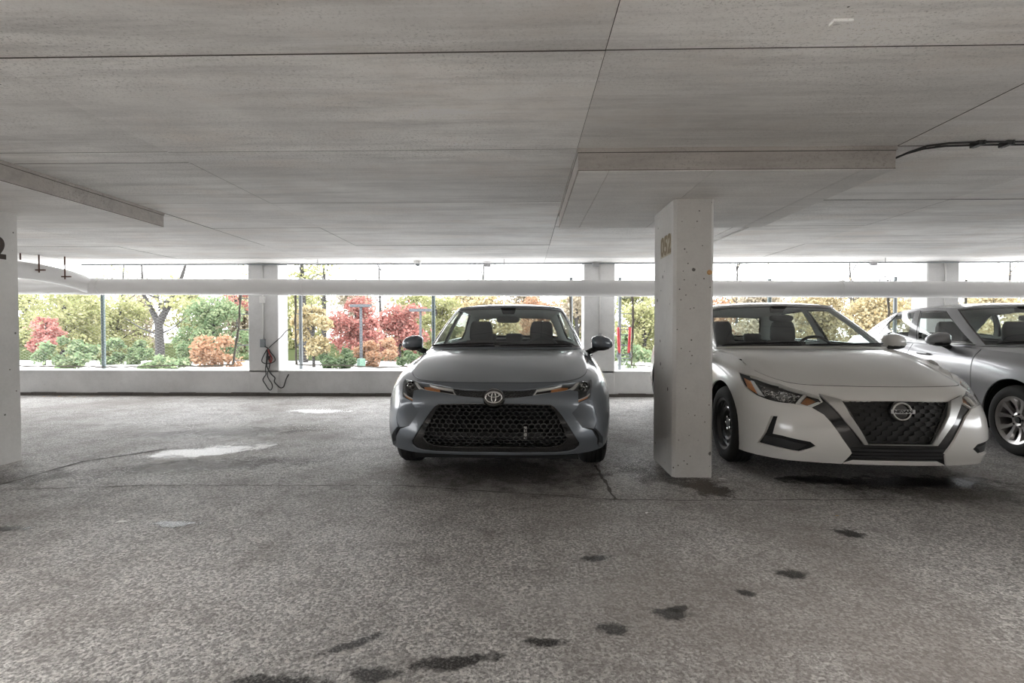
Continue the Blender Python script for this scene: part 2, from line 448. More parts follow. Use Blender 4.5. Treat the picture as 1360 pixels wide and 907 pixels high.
# ------------------------------------------------------------------ marks on the floor (parts of the floor)
def mark(name, mat, cx, cy, lx, ly, rz=0, z=.0012):
    o = mesh(name, [(-lx/2, -ly/2, 0), (lx/2, -ly/2, 0), (lx/2, ly/2, 0), (-lx/2, ly/2, 0)], [(0, 1, 2, 3)], M[mat], floor)
    o.location = (cx, cy, z); o.rotation_euler = (0, 0, R(rz)); return o
mark('damp_patch', 'damp', -3.3, 5.75, 3.2, 1.0, 12, .0010)
mark('damp_patch', 'damp', -2.6, 4.35, 2.6, .75, 14, .0012)
mark('damp_patch', 'damp', -4.0, 3.9, 1.9, .8, 10, .0014)
mark('damp_patch', 'damp', 2.9, 3.75, 2.6, 1.0, 0, .0010)
mark('damp_patch', 'damp', -.2, 4.2, 2.4, 1.9, 0, .0012)  # shadow under the grey car's front, painted on the floor
mark('damp_patch', 'damp', 1.05, 4.15, .9, 1.3, 0, .0014)
mark('damp_patch', 'rust_damp', 1.31, 3.78, .46, .80, 6, .0016)  # square column's cast shadow painted over the wet brown area
mark('pale_patch', 'pale', -2.97, 4.82, 1.65, .72, 34, .0018)
mark('pale_patch', 'pale', -2.9, 7.25, 1.2, .6, 8, .0018)
for x, y, a, b_, rz in ((-.80, 1.645, .34, .10, 8), (-.50, 1.70, .20, .09, 10), (-.25, 1.765, .34, .085, 18), (.07, 1.89, .20, .055, 6), (.335, 1.985, .15, .09, 15),
                        (.585, 2.095, .17, .09, 8), (.955, 2.27, .10, .06, 0), (1.24, 2.455, .17, .10, 15), (1.81, 2.955, .17, .13, 0), (.62, 2.13, .14, .05, 30), (2.9, 3.95, 1.5, .34, 4), (2.2, 4.0, .7, .25, 0),
                        (-2.05, 3.0, .3, .12, 10), (-3.0, 2.9, .35, .1, 10), (2.6, 2.6, .12, .06, 0), (-.62, 1.86, .3, .05, 40), (.35, 2.6, .2, .07, 20)):
    mark('oil_stain', 'oil', x, y, a*1.25, b_*1.5, rz, .0020+random.uniform(0, .0006))
def crack(pts, w):
    P = []
    for (x0, y0), (x1, y1) in zip(pts[:-1], pts[1:]):
        n = max(2, int(math.hypot(x1-x0, y1-y0)/.05))
        P += [(x0+(x1-x0)*i/n+random.uniform(-.008, .008), y0+(y1-y0)*i/n+random.uniform(-.008, .008)) for i in range(n)]
    P.append(pts[-1]); v = []; f = []
    for i, (x, y) in enumerate(P):
        d = Vector((P[min(i+1, len(P)-1)][0]-P[max(i-1, 0)][0], P[min(i+1, len(P)-1)][1]-P[max(i-1, 0)][1], 0)).normalized()
        k = w*random.uniform(.3, 1.2); q = Vector((-d.y, d.x, 0))*k
        v += [(x+q.x, y+q.y, .0028), (x-q.x, y-q.y, .0028)]
    f = [(2*i, 2*i+1, 2*i+3, 2*i+2) for i in range(len(P)-1)]
    mesh('crack', v, f, M['seam'], floor)
crack([(-5.6, 3.1), (-3.84, 3.73), (-3.80, 4.42), (-3.4, 4.9)], .016)
crack([(-3.6, 3.62), (-2.72, 3.745), (-.9, 3.785), (.6, 3.50), (1.1, 3.50), (2.6, 3.55)], .0065)
crack([(.593, 4.4), (.604, 3.5)], .013)
# ---------------------------------------------------------------- car surfaces
# Each car body is a smooth skin S(s, v): s runs by station from the middle of the
# front (0) round the side to the middle of the rear (13), mirrored for s < 0;
# v runs from the lower edge (0) to the bonnet / belt line (1).  Local frame:
# x across, y towards the rear, z up, origin on the ground under the front bumper.
NS = 13

def _side(y, xs, zs):
    return [(x, y, z) for x, z in zip(xs, zs)]

TOY_P = [
    [(0,.06,.258),(0,.02,.37),(0,.03,.50),(0,.0,.62),(0,.025,.70),(0,.10,.762)],
    [(.30,.07,.258),(.30,.03,.37),(.30,.04,.50),(.30,.012,.62),(.30,.04,.70),(.28,.11,.762)],
    [(.58,.12,.26),(.58,.08,.37),(.58,.09,.50),(.57,.08,.62),(.55,.11,.70),(.50,.18,.766)],
    [(.77,.27,.272),(.775,.23,.375),(.765,.23,.50),(.745,.24,.62),(.71,.27,.72),(.63,.34,.785)],
    [(.85,.55,.29),(.862,.53,.38),(.865,.52,.51),(.85,.52,.65),(.795,.54,.765),(.695,.58,.825)],
    _side(.95,(.865,.885,.892,.882,.83,.725),(.20,.36,.54,.70,.82,.878)),
    _side(1.5,(.86,.88,.886,.886,.862,.79),(.185,.33,.52,.70,.84,.915)),
    _side(2.15,(.86,.88,.886,.890,.872,.812),(.18,.32,.52,.70,.85,.935)),
    _side(2.80,(.86,.88,.886,.890,.872,.812),(.18,.32,.52,.70,.85,.945)),
    _side(3.45,(.86,.885,.892,.892,.868,.805),(.19,.34,.54,.72,.87,.96)),
    _side(4.10,(.84,.87,.875,.87,.84,.76),(.24,.36,.54,.72,.88,.985)),
    [(.72,4.46,.28),(.755,4.50,.38),(.76,4.51,.54),(.745,4.50,.74),(.72,4.46,.90),(.66,4.42,.995)],
    [(.40,4.56,.29),(.41,4.62,.38),(.41,4.63,.54),(.40,4.60,.76),(.39,4.56,.92),(.37,4.53,1.01)],
    [(0,4.58,.29),(0,4.64,.38),(0,4.65,.54),(0,4.62,.76),(0,4.58,.92),(0,4.55,1.015)],
]
TOY_Q = [  # base point, roof-edge point
    [(0,1.20,.965),(0,2.03,1.392)],[(.23,1.21,.965),(.18,2.035,1.391)],[(.44,1.25,.963),(.34,2.05,1.388)],
    [(.61,1.33,.96),(.465,2.08,1.382)],[(.71,1.43,.955),(.535,2.13,1.372)],[(.755,1.56,.945),(.565,2.22,1.37)],
    [(.778,1.80,.938),(.58,2.36,1.38)],[(.79,2.20,.944),(.59,2.60,1.392)],[(.79,2.85,.954),(.59,2.95,1.39)],
    [(.778,3.45,.968),(.57,3.30,1.37)],[(.715,3.95,.992),(.53,3.62,1.335)],[(.60,4.13,1.003),(.46,3.74,1.325)],
    [(.32,4.22,1.012),(.24,3.80,1.332)],[(0,4.24,1.016),(0,3.82,1.337)],
]
NIS_P = [
    [(0,.05,.20),(0,.01,.30),(0,.0,.44),(0,.005,.56),(0,.025,.66),(0,.10,.738)],
    [(.32,.065,.20),(.32,.025,.30),(.32,.018,.44),(.32,.03,.56),(.32,.065,.66),(.31,.135,.738)],
    [(.60,.15,.195),(.60,.105,.30),(.60,.105,.44),(.595,.13,.56),(.58,.175,.66),(.55,.25,.738)],
    [(.735,.29,.185),(.75,.25,.30),(.75,.25,.44),(.735,.275,.57),(.705,.33,.68),(.645,.43,.758)],
    [(.85,.56,.175),(.868,.54,.31),(.868,.54,.46),(.86,.55,.62),(.82,.58,.75),(.74,.63,.815)],
    _side(.93,(.88,.90,.908,.90,.855,.76),(.18,.34,.53,.70,.82,.885)),
    _side(1.5,(.88,.895,.902,.902,.88,.81),(.19,.33,.52,.70,.84,.925)),
    _side(2.15,(.88,.895,.902,.906,.888,.828),(.185,.32,.52,.70,.85,.945)),
    _side(2.80,(.88,.895,.902,.906,.888,.828),(.185,.32,.52,.70,.85,.955)),
    _side(3.45,(.88,.90,.908,.908,.884,.82),(.19,.34,.54,.72,.87,.97)),
    _side(4.10,(.86,.885,.89,.885,.855,.775),(.24,.36,.54,.72,.88,.995)),
    [(.73,4.46,.28),(.765,4.50,.38),(.77,4.51,.54),(.755,4.50,.74),(.73,4.46,.90),(.67,4.42,1.0)],
    [(.40,4.56,.29),(.41,4.62,.38),(.41,4.63,.54),(.40,4.60,.76),(.39,4.56,.92),(.37,4.53,1.015)],
    [(0,4.58,.29),(0,4.64,.38),(0,4.65,.54),(0,4.62,.76),(0,4.58,.92),(0,4.55,1.02)],
]
NIS_Q = [
    [(0,1.15,.975),(0,1.98,1.405)],[(.24,1.16,.975),(.20,1.985,1.404)],[(.47,1.20,.973),(.38,2.0,1.40)],
    [(.65,1.27,.968),(.52,2.03,1.394)],[(.75,1.37,.962),(.60,2.08,1.385)],[(.785,1.52,.952),(.628,2.18,1.382)],
    [(.80,1.80,.946),(.64,2.33,1.392)],[(.81,2.20,.953),(.645,2.58,1.404)],[(.81,2.85,.963),(.64,2.95,1.402)],
    [(.795,3.45,.978),(.62,3.30,1.38)],[(.725,3.95,1.0),(.56,3.62,1.345)],[(.61,4.13,1.01),(.48,3.74,1.335)],
    [(.32,4.22,1.018),(.25,3.80,1.342)],[(0,4.24,1.02),(0,3.82,1.347)],
]
MAZ_P = [
    [(0,.06,.20),(0,.02,.30),(0,.01,.44),(0,.015,.56),(0,.04,.66),(0,.12,.735)],
    [(.32,.07,.20),(.32,.03,.30),(.32,.022,.44),(.32,.03,.56),(.32,.055,.66),(.31,.13,.735)],
    [(.58,.14,.20),(.58,.09,.30),(.58,.08,.44),(.575,.095,.56),(.56,.13,.66),(.53,.22,.74)],
    [(.77,.30,.20),(.78,.24,.30),(.78,.23,.44),(.765,.25,.57),(.74,.29,.68),(.66,.40,.775)],
    [(.85,.58,.20),(.865,.54,.31),(.868,.54,.46),(.86,.55,.62),(.825,.58,.76),(.735,.64,.845)],
    _side(.95,(.865,.885,.895,.89,.85,.755),(.19,.34,.53,.70,.83,.91)),
    _side(1.5,(.86,.878,.885,.892,.872,.80),(.20,.33,.52,.70,.85,.945)),
    _side(2.15,(.86,.876,.882,.895,.882,.82),(.195,.32,.52,.70,.86,.965)),
    _side(2.80,(.86,.876,.882,.898,.885,.82),(.195,.32,.52,.72,.87,.985)),
    _side(3.45,(.86,.885,.895,.902,.88,.805),(.20,.34,.54,.74,.90,1.01)),
    _side(4.05,(.84,.87,.88,.88,.84,.75),(.24,.36,.54,.74,.92,1.035)),
    [(.72,4.40,.28),(.755,4.44,.38),(.76,4.45,.54),(.745,4.44,.76),(.70,4.40,.94),(.63,4.36,1.05)],
    [(.40,4.50,.29),(.41,4.56,.38),(.41,4.57,.54),(.40,4.55,.78),(.38,4.50,.96),(.36,4.46,1.06)],
    [(0,4.52,.29),(0,4.58,.38),(0,4.59,.54),(0,4.57,.78),(0,4.53,.96),(0,4.49,1.065)],
]
MAZ_Q = [
    [(0,1.16,.99),(0,2.10,1.41)],[(.22,1.17,.99),(.18,2.105,1.409)],[(.43,1.21,.988),(.33,2.12,1.405)],
    [(.60,1.29,.983),(.45,2.15,1.398)],[(.70,1.40,.976),(.525,2.20,1.388)],[(.755,1.56,.966),(.56,2.29,1.384)],
    [(.778,1.84,.962),(.572,2.43,1.392)],[(.79,2.23,.974),(.582,2.66,1.402)],[(.79,2.85,.994),(.58,2.98,1.40)],
    [(.775,3.45,1.02),(.56,3.32,1.372)],[(.70,3.93,1.045),(.51,3.62,1.33)],[(.58,4.10,1.06),(.44,3.74,1.318)],
    [(.31,4.18,1.066),(.24,3.80,1.325)],[(0,4.20,1.07),(0,3.82,1.33)],
]

class CarSurf:
    def __init__(self, P, Q, crown=.034, roof_z=.045):
        self.P = np.array(P, float); self.Q = np.array(Q, float)
        self.roof_z = roof_z
        self.crown = np.array([crown, crown, crown*.95, crown*.8, crown*.55, crown*.2, 0, 0, 0, 0, 0, .006, .008, .008])
    @staticmethod
    def _w(f):
        f2 = f*f; f3 = f2*f
        return (-.5*f3+f2-.5*f, 1.5*f3-2.5*f2+1, -1.5*f3+2*f2+.5*f, .5*f3-.5*f2)
    def _st(self, T, a):
        """Catmull-Rom over stations, mirrored at both ends. T (14,...,3)."""
        i = np.clip(np.floor(a).astype(int), 0, NS-1); f = a-i
        M = np.array([-1., 1, 1])
        ext = np.concatenate([T[1:2]*M, T, T[-2:-1]*M]) if T.ndim > 1 else np.concatenate([T[1:2], T, T[-2:-1]])
        w = self._w(f)
        sh = (-1,)+(1,)*(T.ndim-1)
        return sum(w[k].reshape(sh)*ext[i+k] for k in range(4))
    def body(self, s, v):
        s = np.asarray(s, float); v = np.asarray(v, float)
        R = self._st(self.P, np.abs(s))              # (n, 6, 3)
        g = v*5; j = np.clip(np.floor(g).astype(int), 0, 4); f = (g-j)
        out = np.clip(f, 0, 1)
        E = np.concatenate([2*R[:, :1]-R[:, 1:2], R, 2*R[:, -1:]-R[:, -2:-1]], 1)
        n = np.arange(len(s)); w = self._w(out)
        r = sum(w[k][:, None]*E[n, j+k] for k in range(4))
        r = r+(f-out)[:, None]*np.where((f < 0)[:, None], E[n, 2]-E[n, 1], E[n, 6]-E[n, 5])
        r[:, 0] *= np.where(s < 0, -1, 1)
        return r
    def house(self, s, v):
        s = np.asarray(s, float); v = np.asarray(v, float)
        R = self._st(self.Q, np.abs(s))
        b, t = R[:, 0], R[:, 1]
        r = b+(t-b)*v[:, None]
        k = (4*v*(1-v))
        a = np.abs(s)
        r[:, 0] += .022*k*np.clip((a-3)/2, 0, 1)*np.clip((12-a)/2, 0, 1)
        r[:, 2] += .016*k*np.clip((5-a)/2, 0, 1)+.012*k*np.clip((a-10)/2, 0, 1)
        r[:, 0] *= np.where(s < 0, -1, 1)
        return r
    def deck(self, s, t):
        s = np.asarray(s, float); t = np.asarray(t, float)
        b = self.body(np.abs(s), np.ones_like(s)); q = self.house(np.abs(s), np.zeros_like(s))
        r = b+(q-b)*t[:, None]
        c = self._st(self.crown, np.abs(s))
        r[:, 2] += c*4*t*(1-t)
        r[:, 0] *= np.where(s < 0, -1, 1)
        return r
    def roof(self, s, t):
        s = np.asarray(s, float); t = np.asarray(t, float); a = np.abs(s)
        e = self.house(a, np.ones_like(s))
        y0 = self.Q[0, 1, 1]; y1 = self.Q[NS, 1, 1]
        k = np.clip((e[:, 1]-y0)/(y1-y0), 0, 1)
        cy = y0+.35+k*(y1-y0-.75)
        cz = np.maximum(self.Q[0, 1, 2], self.Q[8, 1, 2])+self.roof_z-.10*(k-.35)**2
        r = e.copy()
        r[:, 0] = e[:, 0]*(1-t)
        r[:, 1] = e[:, 1]+(cy-e[:, 1])*t
        r[:, 2] = e[:, 2]+(cz-e[:, 2])*(1-(1-t)**2)
        r[:, 0] *= np.where(s < 0, -1, 1)
        return r
    def normal(self, fn, s, v):
        e = 1e-3
        du = fn(s+e, v)-fn(s-e, v); dv = fn(s, v+e)-fn(s, v-e)
        n = np.cross(du, dv)
        return n/np.maximum(np.linalg.norm(n, axis=1, keepdims=True), 1e-9)
    def inv(self, fn, pts, axes, s0, s1, v0=-.1, v1=1.1):
        """(s, v) whose image matches pts on the two named axes."""
        pts = np.atleast_2d(np.array(pts, float))[:, axes]
        S, V = np.meshgrid(np.linspace(s0, s1, 160), np.linspace(v0, v1, 60))
        S = S.ravel(); V = V.ravel(); G = fn(S, V)[:, axes]
        k = np.argmin(((pts[:, None]-G[None])**2).sum(2), 1)
        s = S[k].copy(); v = V[k].copy(); e = 1e-3
        for _ in range(6):
            f0 = fn(s, v)[:, axes]
            J = np.stack([(fn(s+e, v)[:, axes]-f0)/e, (fn(s, v+e)[:, axes]-f0)/e], 2)
            d = np.linalg.solve(J+1e-6*np.eye(2), (pts-f0)[:, :, None])[:, :, 0]
            d = np.clip(d, -.3, .3)
            s = np.clip(s+d[:, 0], s0, s1); v = np.clip(v+d[:, 1], v0, v1)
        return np.stack([s, v], 1)
CARS = {   # x, y of the front bumper middle, heading turn
    'toy': (-.212, 3.60, -1.1), 'nis': (2.556, 3.62, -2.6), 'maz': (5.165, 3.80, -7.0)}
# ------------------------------------------------------------------ panels cut out of a car skin
def pip(poly, p):
    poly = np.asarray(poly, float); x, y = p[:, 0], p[:, 1]; r = np.zeros(len(p), bool)
    n = len(poly); j = n-1
    for i in range(n):
        xi, yi = poly[i]; xj, yj = poly[j]
        c = ((yi > y) != (yj > y)) & (x < (xj-xi)*(y-yi)/((yj-yi) if yj != yi else 1e-12)+xi)
        r ^= c; j = i
    return r
def resample(poly, h):
    out = []
    n = len(poly)
    for i in range(n):
        a = np.array(poly[i], float); b = np.array(poly[(i+1) % n], float)
        k = max(1, int(math.ceil(np.linalg.norm(b-a)/h)))
        out += [tuple(a+(b-a)*t/k) for t in range(k)]
    return out
def mir(poly): return [(-s, v) for s, v in poly][::-1]
def both(half):
    """closed outline from the s < 0 half of a symmetric shape (open ends on s = 0)"""
    h = list(half); h[0] = (0.0, h[0][1]); h[-1] = (0.0, h[-1][1])
    return h+[(-s, v) for s, v in h[-2:0:-1]]
def wrap(s): return ((np.asarray(s)+13) % 26)-13

def panel(name, cs, fn, outline, holes, mat, parent, off=0.0, rim=.014, h=.035, sx=.3, sy=.6, flip=False, bevel=True):
    f0 = getattr(cs, fn)
    fn_ = lambda s, v: f0(wrap(s), v)
    if callable(off):
        f1 = fn_
        fn_ = lambda s, v: f1(s, v)+cs.normal(f1, s, v)*off(s, v)[:, None]
    K = np.array([sx, sy])
    O = resample([(s*sx, v*sy) for s, v in outline], h)
    H = [resample([(s*sx, v*sy) for s, v in q], h) for q in holes]
    V = []; E = []
    for loop in [O]+H:
        n = len(V); V += loop; E += [(n+i, n+(i+1) % len(loop)) for i in range(len(loop))]
    O_ = np.array(O); lo, hi = O_.min(0), O_.max(0)
    gx, gy = np.meshgrid(np.arange(lo[0]+h/2, hi[0], h), np.arange(lo[1]+h/2, hi[1], h))
    gx = gx+(np.arange(gx.shape[0])[:, None] % 2)*h*.5
    G = np.stack([gx.ravel(), gy.ravel()], 1)
    G = G[pip(O, G)]
    for q in H: G = G[~pip(q, G)]
    A = np.array(V)
    for a, b in E:
        if not len(G): break
        p, d = A[a], A[b]-A[a]; L = max((d**2).sum(), 1e-12)
        t = np.clip(((G-p)@d)/L, 0, 1)
        G = G[((G-p-t[:, None]*d)**2).sum(1) > (.45*h)**2]
    pts = [Vector(p) for p in V]+[Vector(p) for p in G]
    vs, _, fs, *_ = delaunay_2d_cdt(pts, E, [], 0, 1e-6)
    P = np.array([tuple(v) for v in vs]); T = np.array([tuple(t) for t in fs if len(t) == 3])
    C = P[T].mean(1); keep = pip(O, C)
    for q in H: keep &= ~pip(q, C)
    T = T[keep]
    a, b, c = P[T[:, 0]], P[T[:, 1]], P[T[:, 2]]
    cr = (b[:, 0]-a[:, 0])*(c[:, 1]-a[:, 1])-(b[:, 1]-a[:, 1])*(c[:, 0]-a[:, 0])
    T = T[np.abs(cr) > 1e-9]; cr = cr[np.abs(cr) > 1e-9]
    T[cr < 0] = T[cr < 0][:, ::-1]
    used, invx = np.unique(T, return_inverse=True); T = invx.reshape(T.shape); P = P[used]/K
    X = fn_(P[:, 0], P[:, 1]); N = cs.normal(fn_, P[:, 0], P[:, 1])
    X = X+N*(0 if callable(off) else off)
    nv = len(X)
    ec = {}
    for t in T:
        for i in range(3):
            e = (t[i], t[(i+1) % 3]); ec[e] = 1
    bd = [e for e in ec if (e[1], e[0]) not in ec]
    verts = [tuple(x) for x in X]; faces = [tuple(int(i) for i in t) for t in T]
    nl = [N[i] for t in T for i in t]
    if rim:
        low = {}; top = {}
        Xb = X-N*rim
        for a_, b_ in bd:
            for k in (a_, b_):
                if k not in low:
                    top[k] = len(verts); verts.append(tuple(X[k])); low[k] = len(verts); verts.append(tuple(Xb[k]))
            fq = (top[b_], top[a_], low[a_], low[b_])
            w = np.cross(X[b_]-X[a_], N[a_]); L = np.linalg.norm(w); w = w/L if L > 1e-9 else N[a_]
            faces.append(fq)
            if bevel:
                m = w+N[a_]*.9; m /= np.linalg.norm(m)
                nl += [m, m, w, w]
            else: nl += [w, w, w, w]
    if flip:
        faces = [q[::-1] for q in faces]
        k = 0; nn = []
        for q in faces:
            nn += [-x for x in nl[k:k+len(q)][::-1]]; k += len(q)
        nl = nn
    me = bpy.data.meshes.new(name); me.from_pydata(verts, [], faces)
    me.polygons.foreach_set('use_smooth', [True]*len(me.polygons)); me.update()
    me.normals_split_custom_set([tuple(x) for x in nl])
    return link(name, me, mat, parent)

def pt(cs, fn, s, v, off=0.0):
    f = getattr(cs, fn); a = np.array([float(s)]); b = np.array([float(v)])
    return Vector((f(a, b)+cs.normal(f, a, b)*off)[0])
def at(cs, fn, s, v):
    """frame on the skin: origin, across, up, outward"""
    f = getattr(cs, fn); a = np.array([float(s)]); b = np.array([float(v)])
    n = Vector(cs.normal(f, a, b)[0]); p = Vector(f(a, b)[0])
    u = Vector((0, 0, 1))-n*n.z; u.normalize(); r = u.cross(n)
    return p, r, u, n

def hexmesh(name, cs, poly, mat, parent, ds, dv, off, bar=.16, depth=.02):
    """honeycomb of real bars lying in a skin opening"""
    A = np.array(poly); lo, hi = A.min(0), A.max(0)
    cen = []
    r = 0; v = lo[1]
    while v < hi[1]+dv:
        s = -math.ceil(abs(lo[0])/ds)*ds+(ds/2 if r % 2 else 0)
        while s < hi[0]+ds: cen.append((s, v)); s += ds
        v += dv; r += 1
    cen = np.array(cen); cen = cen[pip(poly, cen)]
    hexa = [(0, .667), (.5, .333), (.5, -.333), (0, -.667), (-.5, -.333), (-.5, .333)]
    pts = []; F = []
    for cs_, cv in cen:
        n = len(pts)
        for k in (1.0, 1-2*bar):
            pts += [(cs_+x*ds*k, cv+y*dv*k) for x, y in hexa]
        for i in range(6):
            j = (i+1) % 6
            F.append((n+i, n+6+i, n+6+j, n+j))
    pts = np.array(pts); m = len(pts)
    N = cs.normal(cs.body, pts[:, 0], pts[:, 1]); X = cs.body(pts[:, 0], pts[:, 1])+N*off
    verts = np.concatenate([X, X-N*depth]); faces = list(F)
    for n in range(0, m, 12):
        for i in range(6):
            j = (i+1) % 6; faces.append((n+6+j, n+6+i, n+6+i+m, n+6+j+m))
    o = mesh(name, verts, faces, mat, parent); o['kind'] = 'stuff'
    return o

# ------------------------------------------------------------------ wheels
def wheel(parent, x, y, r, side, style, steer=0.0):
    """side -1: outer face looks to -x"""
    w = empty('wheel', (x, y, r), R(steer), parent)
    hw = .103; k = side
    rr = r*.655
    prof = [(-hw+.03, rr-.005), (-hw+.004, rr+.012), (-hw, rr+.03), (-hw-.004, (rr+r)/2), (-hw+.008, r-.022), (-hw+.03, r-.006)]
    for i, g in enumerate((-.055, -.018, .018, .055)):
        prof += [(g-.006, r), (g-.005, r-.008), (g+.005, r-.008), (g+.006, r)]
    prof += [(hw-.03, r-.006), (hw-.008, r-.022), (hw+.004, (rr+r)/2), (hw, rr+.03), (hw-.004, rr+.012), (hw-.03, rr-.005)]
    MB().lathe(prof, seg=56).build('tyre', M['tyre'], w, True, 40)
    if style == 'steel':
        p = [(.09, rr-.004), (.095, rr+.008), (.088, rr+.006), (.084, rr-.012), (.055, rr-.022), (.045, rr-.045),
             (.06, rr-.075), (.052, rr-.095), (.020, rr-.115), (.025, .055), (.05, .05), (.052, .0)]
        m = MB().lathe([(k*a, q) for a, q in p], seg=48)
        rim = m.build('rim', M['steelrim'], w, True, 35)
        for i in range(5):
            t = 2*math.pi*i/5; c = (k*.03, .052*math.cos(t)*1.02, .052*math.sin(t)*1.02)
            MB().lathe([(k*-.01, .012), (k*.022, .012), (k*.026, .006)], c, 'x', 6, True).build('lug_nut', M['chrome'], w)
        for i in range(12):
            t = 2*math.pi*i/12; q = rr-.055
            MB().lathe([(k*-.002, .014), (k*.003, .014)], (k*.053, q*math.cos(t), q*math.sin(t)), 'x', 10, True).build('vent_hole', M['mattblack'], w)
        MB().tube([(k*.075, (rr-.02)*math.cos(1.1), (rr-.02)*math.sin(1.1)), (k*.085, (rr-.06)*math.cos(1.1), (rr-.06)*math.sin(1.1))], .004, 6).build('valve', M['blackplastic'], w)
    else:
        p = [(.085, rr-.012), (.092, rr+.006), (.094, rr+.010), (.086, rr+.004), (.07, rr-.02), (-.06, rr-.03)]
        rim = MB().lathe([(k*a, q) for a, q in p], seg=56).build('rim', M['alloy'], w, True, 35)
        for i in range(5):
            m = MB()
            t0 = 2*math.pi*i/5+math.pi/2+.12
            for sg in (-1, 1):
                sec = []
                for j in range(7):
                    u = j/6; q = .04+(rr-.055)*u
                    t = t0+sg*(.16+.17*u**1.2); wd = .0215-.003*math.sin(math.pi*u)+.016*u**5
                    d = .055+.028*u-.012*math.sin(math.pi*u)
                    c = Vector((0, math.cos(t), math.sin(t))); n = Vector((0, -math.sin(t), math.cos(t)))
                    sec.append([c*q+n*wd+Vector((k*(d-.03), 0, 0)), c*q+n*wd*.7+Vector((k*d, 0, 0)), c*q-n*wd*.7+Vector((k*d, 0, 0)), c*q-n*wd+Vector((k*(d-.03), 0, 0))])
                v = [a for s_ in sec for a in s_]; f = []
                for j in range(6):
                    f += [(j*4+a, j*4+a+1, j*4+a+5, j*4+a+4) for a in range(3)]
                m.add(v, f)
            m.build('spoke', M['alloy'], w, True, 40)
        MB().lathe([(k*.02, .075), (k*.052, .07), (k*.058, .05), (k*.05, .032), (k*.05, .0)], seg=30).build('hub', M['alloy'], w, True, 30)
        MB().lathe([(k*.045, .03), (k*.06, .027), (k*.062, 0)], seg=20).build('hub_cap', M['blackplastic'], w, True, 30)
        for i in range(5):
            t = 2*math.pi*i/5+.5
            MB().lathe([(k*.03, .010), (k*.062, .010)], (0, .056*math.cos(t), .056*math.sin(t)), 'x', 6, True).build('lug_nut', M['mattblack'], w)
    MB().lathe([(k*.0, .0), (k*.0, .13), (k*-.02, .13), (k*-.02, 0)], seg=30).build('brake_disc', M['brake'], w)
    MB().lathe([(k*-.03, 0), (k*-.03, rr-.03)], seg=30).build('backing_plate', M['mattblack'], w)
    return w

def seat(parent, x, y, driver, mat, ztop=1.23, lean=.16):
    s = empty('front_seat', (x, y, 0), 0, parent)
    c = MB(); c.loft([(0, -.25, .36, .24, .26), (0, -.25, .44, .26, .28), (0, -.24, .49, .25, .27), (0, -.23, .51, .21, .23)], 24, 4).build('seat_cushion', mat, s, True, 50)
    b = MB()
    zs = [(.46, .22, .07, 0), (.56, .25, .085, .02), (.72, .25, .08, .055), (.86, .235, .07, .085), (.96, .205, .06, .105), (1.01, .165, .05, .115)]
    b.loft([(0, d, z, w, t) for z, w, t, d in zs], 24, 3.2).build('seat_back', mat, s, True, 50)
    h = MB()
    h.loft([(0, .115, 1.0, .125, .04), (0, .12, 1.04, .14, .052), (0, .125, ztop-.08, .135, .055), (0, .125, ztop-.02, .118, .045), (0, .125, ztop, .095, .028)], 22, 3.2)
    h.build('headrest', mat, s, True, 50)

# ------------------------------------------------------------------ a whole saloon car
def arch_poly(cs, yc, zc, r, s0, s1):
    n = 40
    p = [(0, yc+r*math.cos(2*math.pi*i/n), zc+r*math.sin(2*math.pi*i/n)) for i in range(n)]
    return [tuple(q) for q in cs.inv(cs.body, p, [1, 2], s0, s1, -.6, 1.0)]

